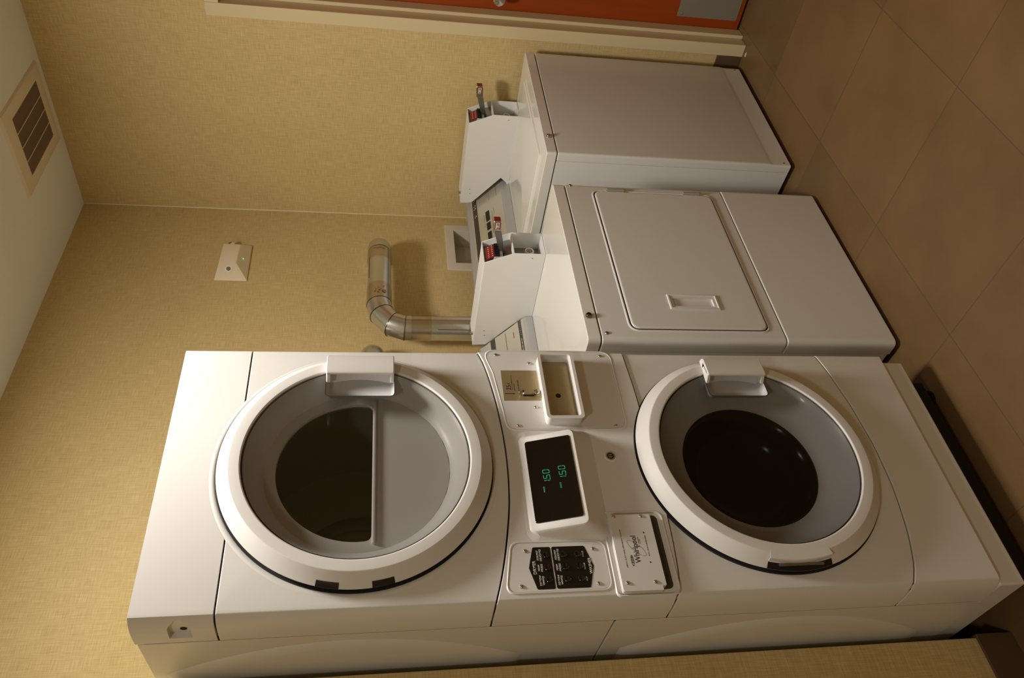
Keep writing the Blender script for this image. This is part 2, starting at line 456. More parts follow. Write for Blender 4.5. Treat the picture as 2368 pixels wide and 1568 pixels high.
# dark inner core showing in the seams
for z0, z1 in ((0.2, 0.40), (0.885, 0.97), (1.235, 1.335), (1.835, 1.86)):
    b = MB(); b.box(-HW + .008, HW - .008, 0.018, 0.088, z0, z1); b.build('inner_frame', GAP, S)
# fascia, with screw dimples and notch
def carve(name, solid, cutters, m, parent, bevel):
    """subtract the cutter shapes from a solid, then link the finished mesh as one object"""
    def raw(mb):
        bmesh.ops.recalc_face_normals(mb.bm, faces=mb.bm.faces[:])
        me = bpy.data.meshes.new('raw'); mb.bm.to_mesh(me); mb.bm.free()
        o = bpy.data.objects.new('raw', me); C.objects.link(o); return o
    base_o = raw(solid); cut = [raw(c) for c in cutters]
    for c in cut:
        md = base_o.modifiers.new('d', 'BOOLEAN'); md.operation = 'DIFFERENCE'; md.solver = 'EXACT'; md.object = c
    bpy.context.view_layer.update()
    me = bpy.data.meshes.new_from_object(base_o.evaluated_get(bpy.context.evaluated_depsgraph_get()))
    for o in [base_o] + cut:
        d = o.data; bpy.data.objects.remove(o); bpy.data.meshes.remove(d)
    q = MB(); q.bm.from_mesh(me); bpy.data.meshes.remove(me)
    return q.build(name, m, parent, bevel=bevel, seg=3, ang=22)
b = MB()
plan = WING[::-1] + [(-x, y) for x, y in WING]
b.prism(plan + [(HW, 0.0862), (-HW, 0.0862)][:0], 'z', 1.8492, SH)
arch = roundpoly([(0.001, 1.914), (0.028, 1.934), (0.066, 1.934), (0.066, 1.892), (0.028, 1.892)], [0.012, 0.02, 0.002, 0.002, 0.012], 6)
cut1 = MB().prism(arch, 'x', -0.40, -0.3312); cut2 = MB().prism(arch, 'x', 0.3312, 0.40)
tf = carve('top_fascia', b, [cut1, cut2], PLASTIC, S, 0.0045)
b = MB(); b.lathe([(0.0065, 0), (0.0065, -0.0006), (0.001, -0.0006)], (-0.3314, 0.048, 1.908), 'x', 16, cap1=True); b.build('screw_hole', GAP, tf)

for x in (-HW + 0.0016, HW - 0.0046):
    b = MB(); b.box(x, x + 0.003, 0.075, 0.095, 0.18, 1.985); b.build('side_seam', GAP, S)
ZU, ZW_ = 1.589, 0.653
uf = front_panel(Z_MID, Z_TOP, 0.0, (0, ZU, 0.241)).build('dryer_front_panel', ENAMEL, S, bevel=0.003, seg=3)
cp = front_panel(Z_LOW, Z_MID, -0.004).build('control_panel', PLASTIC, S, bevel=0.006, seg=3)
lf = front_panel(Z_KICK, Z_LOW, 0.0, (0, ZW_, 0.228)).build('washer_front_panel', ENAMEL, S, bevel=0.003, seg=3)
kp = front_panel(lambda x: 0.172, Z_KICK, -0.001).build('kick_panel', ENAMEL, S, bevel=0.006, seg=3)
b = MB(); b.prism([(-0.338, 0.010), (0.315, 0.010), (0.315, 0.66), (-0.338, 0.66)], 'z', 0.105, 0.172); b.build('base', ENAMEL, S, bevel=0.006)
b = MB(); b.box(-0.30, 0.28, 0.06, 0.63, 0.03, 0.107); b.build('plinth', GAP, S)
for (x, y) in ((-0.27, 0.1), (0.25, 0.1), (-0.27, 0.58), (0.25, 0.58)):
    b = MB(); b.lathe([(0.016, 0.031), (0.016, 0.012), (0.028, 0.01), (0.028, 0.0)], (x, y, 0), 'z', 20, cap1=True); b.build('foot', BLACK, S)

# doors
def door(name, zc, rin, yin, washer):
    b = MB()
    prof = [(0.2440, -0.026), (0.2440, -0.0350), (0.2450, -0.0366), (0.2470, -0.0375), (0.2580, -0.0378), (0.2684, -0.0372), (0.2700, -0.0366), (0.2714, -0.0352),
            (0.2820, -0.0250), (0.2925, -0.0150), (0.2948, -0.0132), (0.2955, -0.0118), (0.2945, -0.0108), (0.2800, -0.0104)]
    b.lathe(prof, (0, 0, zc), 'y', 144)
    d = b.build(name, PLASTIC, S, ang=13)
    yg = -0.0048 if washer else -0.0008
    b = MB(); b.lathe([(0.236, -0.0005), (0.2992, -0.0002), (0.2985, yg), (0.2905, yg - 0.0004), (0.2900, -0.0108), (0.236, -0.0108)], (0, 0, zc), 'y', 120); b.build('gap_shade_ring', GAP, d)  # dark ring standing in for the shade in the gap behind the door
    # halo dent round the door
    b = MB(); b.lathe([(0.2990, 0.0002), (0.3015, -0.0012), (0.3070, -0.0010), (0.3120, 0.0004)], (0, 0, zc), 'y', 144, a0=0.0 if not washer else 0, a1=2 * PI)
    if not washer: b.build('door_seat', ENAMEL, d, ang=60)
    else: b.bm.free()
    b = MB(); b.lathe([(0.2445, -0.030), (0.2405, -0.031)], (0, 0, zc), 'y', 96); b.build('pane_seal', GAP, d)
    # window pane with a notch for the handle
    pts = []
    z0, z1 = (zc - 0.080, zc + 0.0795)
    a_ = math.asin(0.0795 / 0.243)
    for k in range(121):
        t = a_ + (2 * PI - 2 * a_) * k / 120
        pts.append((0.243 * math.cos(t), zc + 0.243 * math.sin(t)))
    pts += roundpoly([(0.24, z0), (0.162, z0), (0.162, z1), (0.24, z1)], [0, 0.012, 0.012, 0])
    b = MB(); b.poly([(p[0], -0.0330, p[1]) for p in pts]); b.build('window_pane', PANE, d)
    b = MB()
    o = [(p[0], p[1]) for p in roundpoly([(0.246, z0), (0.162, z0), (0.162, z1), (0.246, z1)], [0, 0.012, 0.012, 0])]
    inn = [(p[0], p[1]) for p in roundpoly([(0.246, z0 + .0016), (0.1636, z0 + .0016), (0.1636, z1 - .0016), (0.246, z1 - .0016)], [0, 0.011, 0.011, 0])]
    b.rings([[(p[0], -0.0335, p[1]) for p in o], [(p[0], -0.0335, p[1]) for p in inn]], closed=False); b.build('notch_outline', GAP, d)
    # hand pocket behind the notch
    b = MB()
    f = lambda g, y: [(p[0], y, p[1]) for p in rrect(0.1636 + g, 0.247, z0 + g, z1 - g, 0.012)]
    b.rings([f(0.0, -0.0332), f(0.004, -0.018), f(0.010, -0.012)], True, False, True); b.build('hand_pocket', GREYPL, d, ang=60)
    # handle
    b = MB()
    hz0, hz1 = zc - 0.0785, zc + 0.078
    prof = [(0.276, -0.034), (0.272, -0.050), (0.262, -0.0575), (0.216, -0.0600), (0.2105, -0.0575), (0.2115, -0.0500), (0.243, -0.0465), (0.247, -0.0330)]
    b.prism(prof, 'z', hz0, hz1)
    for za, zb in ((hz0, hz0 + 0.010), (hz1 - 0.010, hz1)):
        b.prism([(0.262, -0.054), (0.216, -0.0585), (0.2030, -0.0350), (0.2035, -0.030), (0.247, -0.030)], 'z', za, zb)
    b.build('handle', PLASTIC, d, bevel=0.0035, seg=3)
    return d
dd = door('dryer_door', ZU, 0, 0, False)
wd = door('washer_door', ZW_, 0, 0, True)
# dryer door: white bowl with a flat disc and a D window
b = MB()
b.lathe([(0.2425, -0.031), (0.238, -0.027), (0.232, -0.018), (0.2235, -0.004), (0.216, 0.008), (0.209, 0.016), (0.203, 0.0200)], (0, 0, ZU), 'y', 96)
# flat disc with the D opening (fan between the D outline and the circle)
dp = []
zf = ZU - 0.030
D = roundpoly([(0.178 * math.cos(t), ZU + 0.178 * math.sin(t)) for t in [PI * k / 40 for k in range(41)]] + [(-0.176, zf)] + [(-0.13 + 0.26 * k / 20, zf) for k in range(21)] + [(0.176, zf)], [0.0] * 41 + [0.035] + [0.0] * 21 + [0.035], 8)
def fan(b, D, c, R, y):
    loopi = []; loopo = []
    for p in D:
        d = Vector((p[0] - c[0], p[1] - c[1])).normalized()
        # ray from c hits outer circle centred (0,ZU)
        ox, oz = c[0], c[1] - ZU
        bb = ox * d.x + oz * d.y; cc = ox * ox + oz * oz - R * R
        t = -bb + math.sqrt(bb * bb - cc)
        loopi.append((p[0], y, p[1])); loopo.append((c[0] + d.x * t, y, c[1] + d.y * t))
    b.rings([[(x, y + 0.012, z) for x, y, z in loopi], loopi, loopo])
fan(b, D, (0, ZU + 0.04), 0.203, 0.0200)
b.build('door_liner', PLASTIC, dd, ang=40)
b = MB(); b.prism(rrect(-0.185, 0.185, zf - 0.008, zf - 0.001, 0.003), 'y', 0.0125, 0.0205); b.build('window_ledge', PLASTIC, dd, bevel=0.003)
b = MB(); b.poly([(p[0], 0.028, p[1]) for p in D]); b.build('window_glass', DARKGLASS, dd)
b = MB(); b.lathe([(0.24, 0.03), (0.255, 0.06), (0.30, 0.065), (0.30, 0.50), (0.26, 0.54), (0.05, 0.54)], (0, 0, ZU), 'y', 64, cap1=True); b.build('dryer_drum', mat('drum_enamel', lin(225, 220, 206), rough=0.5), S, label='dark drum behind the upper window')
b = MB(); b.lathe([(0.19, 0.535), (0.18, 0.53), (0.16, 0.53), (0.15, 0.535)], (-0.02, 0, ZU), 'y', 48); b.build('drum_ring', DRUM, S)
for z0, z1 in ((ZU + 0.031, ZU + 0.075), (ZU - 0.076, ZU - 0.033)):
    b = MB(); a0, a1 = sorted((PI - math.asin((z0 - ZU) / 0.29), PI - math.asin((z1 - ZU) / 0.29)))
    b.lathe([(0.282, -0.0085), (0.2950, -0.0100), (0.2960, -0.0118), (0.2953, -0.0140), (0.2868, -0.0216), (0.282, -0.0190)], (0, 0, ZU), 'y', 10, a0=a0, a1=a1); b.build('hinge_slot', BLACK, dd)
# washer door: pale cone down to a dark glass bowl
b = MB()
b.lathe([(0.2425, -0.031), (0.239, -0.025), (0.228, -0.010), (0.205, 0.008), (0.188, 0.020), (0.176, 0.029), (0.1685, 0.031), (0.1675, 0.036)], (0, 0, ZW_), 'y', 96)
b.build('door_liner', GREYPL, wd, ang=40)
b = MB(); b.lathe([(0.1683, 0.0315), (0.160, 0.036), (0.150, 0.07), (0.135, 0.105), (0.10, 0.125), (0.05, 0.133), (0.004, 0.134)], (0, 0, ZW_), 'y', 64, cap1=True); b.build('window_glass', BOWLGLASS, wd, ang=50)
b = MB(); b.lathe([(0.22, 0.032), (0.205, 0.10), (0.20, 0.13), (0.27, 0.14), (0.27, 0.56), (0.05, 0.58)], (0, 0, ZW_), 'y', 64, cap1=True); b.build('washer_drum', DRUM, S, label='dark drum behind the lower window')
b = MB()
for k in range(3):
    a = 2 * PI * k / 3 + 0.5
    p = Vector((math.cos(a), 0, math.sin(a))); t = Vector((-p.z, 0, p.x))
    q = []
    for y in (0.16, 0.54):
        q.append([tuple(Vector((0, y, ZW_)) + p * r + t * w) for r, w in ((0.27, -0.05), (0.205, -0.012), (0.205, 0.012), (0.27, 0.05))])
    b.rings(q, True, True, True); b.build('drum_baffle', DRUM, S, bevel=0.01); b = MB()
b.bm.free()
ha, hb = PI - math.asin(0.071 / 0.288), PI + math.asin(0.079 / 0.288)
b = MB(); b.lathe([(0.262, -0.0376), (0.2820, -0.0376), (0.2832, -0.0360), (0.2832, -0.0230), (0.262, -0.0230)], (0, 0, ZW_), 'y', 24, a0=ha, a1=hb)
for f_ in [q for q in b.bm.edges if len(q.link_faces) == 1]: pass
bmesh.ops.holes_fill(b.bm, edges=[q for q in b.bm.edges if len(q.link_faces) == 1], sides=0)
b.build('hinge_cover', PLASTIC, wd, bevel=0.0012)
b = MB(); b.lathe([(0.270, -0.0245), (0.2860, -0.0222), (0.2961, -0.0140), (0.2963, -0.0105), (0.270, -0.0105)], (0, 0, ZW_), 'y', 24, a0=ha, a1=hb)
b.build('hinge_slot', BLACK, wd)
b = MB(); b.lathe([(0.0030, -0.055), (0.0030, 0.048)], (-0.2855, -0.0235, ZW_), 'z', 12, cap0=True, cap1=True)
b.build('hinge_pin', STEEL, wd)

# ---- control panel details
YC = -0.004
def screw(x, z, parent, y=YC, r=0.0048):
    b = MB(); b.dome((x, y, z), r, r * 0.65, '-y', 14, 4); return b.build('screw', CHROME, parent)
# coin side plate
pts = roundpoly([(0.088, 0.957), (0.327, 0.957), (0.330, 1.286), (0.255, 1.264), (0.140, 1.249), (0.086, 1.245)], [0.03, 0.03, 0.03, 0.1, 0.1, 0.03], 8)
def scaled(pts, g):
    cx = sum(p[0] for p in pts) / len(pts); cz = sum(p[1] for p in pts) / len(pts)
    return [(p[0] + math.copysign(g, p[0] - cx), p[1] + math.copysign(g, p[1] - cz)) for p in pts]
b = MB()
b.rings([[(p[0], YC + 0.0005, p[1]) for p in scaled(pts, 0.0055)], [(p[0], YC - 0.0016, p[1]) for p in scaled(pts, 0.003)], [(p[0], YC - 0.0012, p[1]) for p in scaled(pts, 0.0012)], [(p[0], YC + 0.0004, p[1]) for p in scaled(pts, 0.0006)]])
b.prism(pts, 'y', YC - 0.0010, YC + 0.004); coin = b.build('coin_side_plate', PLASTIC, cp, ang=20)
b = MB(); b.prism([(0.1705, 1.157), (0.265, 1.157), (0.265, 1.2475), (0.1705, 1.2475)], 'y', YC - 0.0016, YC); b.build('coin_plate', BRASS, cp, label='brassy metal coin plate marked 25¢')
for x, z in ((0.316, 1.255), (0.288, 1.172), (0.315, 0.982), (0.096, 1.221), (0.150, 1.172), (0.094, 0.982)):
    screw(x, z, cp, YC - 0.0012, 0.0045)
# coin return tray
b = MB()
o_, i_ = rrect(0.097, 0.300, 1.066, 1.154, 0.012), rrect(0.1045, 0.2925, 1.0735, 1.1465, 0.008)
b.rings([[(p[0], YC, p[1]) for p in o_], [(p[0], -0.034, p[1]) for p in o_], [(p[0], -0.0355, p[1]) for p in scaled(o_, -0.0018)],
         [(p[0], -0.0355, p[1]) for p in scaled(i_, 0.0018)], [(p[0], -0.034, p[1]) for p in i_], [(p[0], YC - 0.0018, p[1]) for p in i_]])
b.build('coin_return_tray', PLASTIC, cp, ang=30)
b = MB(); b.prism(rrect(0.104, 0.293, 1.073, 1.147, 0.006), 'y', YC - 0.0030, YC - 0.0012); b.build('tray_back_plate', BRASS, cp)
b = MB(); b.lathe([(0.0065, -0.0022), (0.0065, -0.0035), (0.005, -0.0038), (0.0005, -0.003)], (0.184, YC, 1.112), 'y', 20, cap1=True); b.build('tray_lock', GAP, cp)
# coin slot, return lever
b = MB(); b.box(0.1905, 0.1925, YC - 0.0019, YC - 0.001, 1.219, 1.243); b.build('coin_slot', GAP, cp)
b = MB(); b.prism(roundpoly([(0.1835, 1.172), (0.1885, 1.172), (0.1885, 1.198), (0.1835, 1.198)], 0.001), 'y', YC - 0.0019, YC - 0.001)
b.prism([(0.1835, 1.175), (0.1885, 1.170), (0.195, 1.162), (0.1915, 1.160)], 'y', YC - 0.0019, YC - 0.001); b.build('lever_slot', GAP, cp)
b = MB(); b.lathe([(0.004, 0), (0.004, -0.006), (0.0072, -0.008), (0.0080, -0.0115), (0.0062, -0.0150), (0.0005, -0.0160)], (0.1885, YC - 0.0012, 1.204), 'y', 20, cap1=True); b.build('coin_return_lever', CHROME, cp)
b = MB(); b.lathe([(0.0075, 0), (0.0075, -0.005), (0.006, -0.0065), (0.0035, -0.0065), (0.003, -0.003), (0.0005, -0.003)], (0.1945, YC - 0.0012, 1.1655), 'y', 20, cap1=True); b.build('lever_stop', CHROME, cp)
Mc = Matrix.Translation((0, YC - 0.0016, 0))
text('coin_plate_lettering', [('25', 0.203, 1.2275, 0.0115, 0.0150, 0, 'l'), ('¢', 0.2205, 1.2300, 0.0075, None, 0, 'l'), ('ANY COMBINATION', 0.2030, 1.2225, 0.0022, 0.045, 0, 'l'),
     ('QUARTERS ONLY', 0.2000, 1.2175, 0.0022, 0.024, 0, 'l'), ('COIN RETURN', 0.2000, 1.2060, 0.0040, 0.034, 0, 'l')], DARKINK, cp, Mc, 0.0002)
# lock
b = MB(); b.lathe([(0.0150, 0), (0.0140, -0.0015), (0.0115, -0.0022), (0.0110, -0.0008)], (0.008, YC, 1.013), 'y', 32, cap1=False)
b.build('lock_bezel', PLASTIC, cp)
b = MB(); b.lathe([(0.0113, -0.0005), (0.0110, -0.0020), (0.0085, -0.0022), (0.0080, -0.0010), (0.0050, -0.0010), (0.0045, -0.0020), (0.0005, -0.0020)], (0.008, YC, 1.013), 'y', 32, cap1=True); b.build('lock', mat('aged_nickel', lin(150, 144, 120), rough=0.4, metal=0.15), cp, label='round nickel key lock')
b = MB(); b.box(0.0070, 0.0090, YC - 0.0024, YC - 0.0018, 1.009, 1.017); b.lathe([(0.0078, -0.0018), (0.0054, -0.0018)], (0.008, YC, 1.013), 'y', 24); b.build('keyhole', GAP, cp)
# display pod, tilted up
def pod(l): return l
base_ = rrect(-0.206, 0.082, 1.050, 1.240, 0.03, 6)
mid_ = rrect(-0.192, 0.068, 1.080, 1.232, 0.024, 6)
topo = rrect(-0.182, 0.059, 1.1045, 1.2235, 0.014, 6)
ytilt = lambda z: -0.0085 - (1.222 - z) / (1.222 - 1.105) * 0.0340
b = MB()
b.rings([[(p[0], YC + 0.001, p[1]) for p in base_], [(p[0], YC * 0.5 + (ytilt(p[1])) * 0.45, p[1]) for p in mid_], [(p[0], ytilt(p[1]) + 0.003, p[1]) for p in scaled(topo, 0.003)], [(p[0], ytilt(p[1]), p[1]) for p in topo]], True, False, True)
b.build('display_housing', PLASTIC, cp, ang=50, bevel=0.003, seg=3)
th = math.atan(0.0340 / (1.222 - 1.105))
scr = rrect(-0.165, 0.044, 1.1135, 1.2140, 0.006)
b = MB(); b.rings([[(p[0], ytilt(p[1]) + 0.001, p[1]) for p in scr], [(p[0], ytilt(p[1]) - 0.0022, p[1]) for p in scr]], True, False, True); b.build('display_screen', BLACKGLOSS, cp, bevel=0.001, label='black display showing PRICE 1.50 twice in green')
# seven segment digits
def seg_digits(b, s, u, v, w, h, gap):
    SEG = {'0': 'abcdef', '1': 'bc', '5': 'acdfg'}
    t = h * 0.085; sh = 0.10
    P = lambda x, z: (x + (z - v) * sh, z)
    for ch in s:
        if ch == '.':
            x, z = u - gap * 0.45, v
            q = [P(x, z), P(x + t * 1.5, z), P(x + t * 1.5, z + t * 1.6), P(x, z + t * 1.6)]
            b.rings([[(p[0], ytilt(p[1]) - 0.0022, p[1]) for p in q], [(p[0], ytilt(p[1]) - 0.0026, p[1]) for p in q]], True, False, True); continue
        m_ = h / 2; e = t * 0.8
        R = {'a': (u + e, u + w - e, v + h - t, v + h), 'd': (u + e, u + w - e, v, v + t), 'g': (u + e, u + w - e, v + m_ - t / 2, v + m_ + t / 2),
             'f': (u, u + t, v + m_ + e / 2, v + h - e), 'e': (u, u + t, v + e, v + m_ - e / 2), 'b': (u + w - t, u + w, v + m_ + e / 2, v + h - e), 'c': (u + w - t, u + w, v + e, v + m_ - e / 2)}
        for k in SEG[ch]:
            x0, x1, z0, z1 = R[k]; q = [P(x0, z0), P(x1, z0), P(x1, z1), P(x0, z1)]
            b.rings([[(p[0], ytilt(p[1]) - 0.0022, p[1]) for p in q], [(p[0], ytilt(p[1]) - 0.0026, p[1]) for p in q]], True, False, True)
        u += w + gap
for u_, v_, l_ in ((-0.0755, 1.1695, 'upper'), (-0.0720, 1.1350, 'lower')):
    b = MB(); seg_digits(b, '1.50', u_, v_, 0.0095, 0.0150, 0.0040)
    b.build('digits', GREEN, cp, label='glowing green digits 1.50 in the %s row' % l_)
zz = 1.165
Mt = Matrix.Translation((0, ytilt(zz) - 0.0023, zz)) @ Matrix.Rotation(-th, 4, 'X') @ Matrix.Translation((0, 0, -zz))
for u_, v_ in ((-0.0945, 1.1855), (-0.0905, 1.1480)): text('price_lettering', [('PRICE', u_, v_, 0.0032, 0.0145, 0.1, 'l')], GREEN, cp, Mt, 0.0002)
# buttons plate
pts = roundpoly([(-0.313, 1.073), (-0.208, 1.073), (-0.206, 1.268), (-0.250, 1.276), (-0.313, 1.289)], [0.022, 0.022, 0.022, 0.1, 0.02], 8)
b = MB()
b.rings([[(p[0], YC + 0.0005, p[1]) for p in scaled(pts, 0.0055)], [(p[0], YC - 0.0022, p[1]) for p in scaled(pts, 0.003)], [(p[0], YC - 0.0018, p[1]) for p in scaled(pts, 0.0012)], [(p[0], YC + 0.0004, p[1]) for p in scaled(pts, 0.0006)]])
b.prism(pts, 'y', YC - 0.0010, YC + 0.004); b.build('button_plate', PLASTIC, cp, ang=20)
for x, z in ((-0.224, 1.243), (-0.224, 1.097), (-0.301, 1.259), (-0.301, 1.098)): screw(x, z, cp, YC - 0.001, 0.0045)
b = MB()
b.prism(roundpoly([(-0.309, 1.1895), (-0.2165, 1.1895), (-0.2165, 1.227), (-0.262, 1.2395), (-0.309, 1.227)], [0.004, 0.004, 0.004, 0.001, 0.004]), 'y', YC - 0.0016, YC)
b.prism(roundpoly([(-0.309, 1.1865), (-0.309, 1.116), (-0.262, 1.102), (-0.2165, 1.116), (-0.2165, 1.1865)], [0.004, 0.004, 0.001, 0.004, 0.004]), 'y', YC - 0.0016, YC)
b.build('black_label', BLACK, cp)
for z in (1.2005, 1.1625, 1.1325):
    for x in (-0.235, -0.2625, -0.289):
        b = MB(); b.lathe([(0.0074, 0.0006), (0.0072, -0.0018), (0.0062, -0.0026), (0.0045, -0.0018), (0.0005, -0.0012)], (x, YC - 0.0016, z), 'y', 20, cap1=True); b.build('push_button', BLACKGLOSS, cp)
it = []
for z in (1.2165, 1.1780):
    for x, a, c in ((-0.235, 'COLORS/', 'DELICATES'), (-0.263, 'PERM', 'PRESS'), (-0.2905, 'COTTON/', 'WHITES')):
        it += [(a, x, z, 0.0040, 0.0225 if a[0:2] == 'CO' else 0.0140, 0.15, 'c'), (c, x, z - 0.0062, 0.0040, {'D': 0.0270, 'P': 0.0175, 'W': 0.0195}[c[0]], 0.15, 'c')]
it += [('DRYER', -0.2615, 1.2245, 0.0066, 0.0300, 0, 'c'), ('WASHER', -0.2615, 1.1060, 0.0066, 0.0360, 0, 'c'),
       ('COLD', -0.2350, 1.1195, 0.0036, 0.0130, 0.1, 'c'), ('WARM', -0.2625, 1.1195, 0.0036, 0.0145, 0.1, 'c'), ('HOT', -0.2900, 1.1195, 0.0036, 0.0100, 0.1, 'c')]
text('dryer_button_lettering', it[:6] + [it[12]], WHITEINK, cp, Mc, 0.0003)
text('washer_button_lettering', it[6:12], WHITEINK, cp, Mc, 0.0003); text('washer_lettering', it[13:], WHITEINK, cp, Mc, 0.0003)
# detergent drawer plate with the maker's name
pts = roundpoly([(-0.3275, 0.930), (-0.142, 0.930), (-0.142, 1.060), (-0.3275, 1.060)], [0.02, 0.02, 0.012, 0.012], 8)
b = MB()
b.rings([[(p[0], YC + 0.0005, p[1]) for p in scaled(pts, 0.0055)], [(p[0], YC - 0.0028, p[1]) for p in scaled(pts, 0.003)], [(p[0], YC - 0.0018, p[1]) for p in scaled(pts, 0.0012)], [(p[0], YC + 0.0004, p[1]) for p in scaled(pts, 0.0006)]])
b.build('drawer_surround', PLASTIC, cp, ang=20)
b = MB(); b.prism(rrect(-0.319, -0.149, 0.9395, 0.975, 0.012), 'y', YC - 0.0008, YC + 0.002); b.build('drawer_grip_slot', mat('slot_shade_grey', lin(58, 54, 50), rough=0.6), cp)  # flat plate; the shade of the grip recess is put into its grey
b = MB(); b.prism(roundpoly([(-0.3265, 0.9665), (-0.317, 0.9665), (-0.317, 0.9585), (-0.152, 0.9585), (-0.152, 1.0530), (-0.3265, 1.0530)], [0.002, 0.001, 0.003, 0.003, 0.005, 0.006]), 'y', YC - 0.0135, YC - 0.0002)
b.build('dispenser_drawer', PLASTIC, cp, bevel=0.003, seg=3)
YD = YC - 0.0135
for x, z in ((-0.162, 1.041), (-0.163, 0.980), (-0.3085, 1.041), (-0.3085, 0.981)): screw(x + 0.006 if x > -0.2 else x, z, cp, YD, 0.0045)
Md = Matrix.Translation((0, YD, 0))
text('drawer_lettering', [('Whirlpool', -0.2660, 1.0025, 0.0125, 0.0625, 0, 'l'), ('HEAVY DUTY HIGH EFFICIENCY WASHER', -0.2310, 1.0330, 0.0024, 0.088, 0, 'c'),
     ('PULL FOR DISPENSER', -0.2270, 0.9800, 0.0024, 0.048, 0, 'c'), ('COMMERCIAL', -0.2140, 0.9975, 0.0016, 0.017, 0, 'c'), ('LAUNDRY', -0.2170, 0.9945, 0.0016, 0.012, 0, 'c')], DARKINK, cp, Md, 0.0002)
b = MB()
N = 72
def swoosh(w): 
    l = []
    for k in range(N):
        t = 2 * PI * k / N
        u, v = (0.0245 + w) * math.cos(t), (0.0085 + w) * math.sin(t)
        c, s_ = math.cos(0.78), math.sin(0.78)
        l.append((-0.232 + u * c - v * s_, YD - 0.0003, 1.0055 + u * s_ + v * c))
    return l
b.rings([swoosh(0.0003), swoosh(-0.0003)])
# small crest left of the name, and the two arrows
for w0, w1 in ((0.0, 0.0009),):
    l0 = []; l1 = []
    for k in range(32):
        t = 2 * PI * k / 32
        l0.append((-0.2600 + 0.0125 * math.cos(t), YD - 0.0003, 1.0205 + 0.0032 * math.sin(t)))
        l1.append((-0.2600 + (0.0125 - w1 * 2) * math.cos(t), YD - 0.0003, 1.0205 + (0.0032 - w1) * math.sin(t)))
    b.rings([l0, l1])
for k in range(4):
    x = -0.2660 + k * 0.004; b.poly([(x, YD - 0.0003, 1.0190), (x + 0.0022, YD - 0.0003, 1.0190), (x + 0.0028, YD - 0.0003, 1.0222), (x + 0.0006, YD - 0.0003, 1.0222)])
for x in (-0.1965, -0.2650):
    b.poly([(x - 0.0024, YD - 0.0003, 0.9835), (x + 0.0024, YD - 0.0003, 0.9835), (x, YD - 0.0003, 0.9795)])
b.build('maker_emblem', DARKINK, cp, recalc=False)

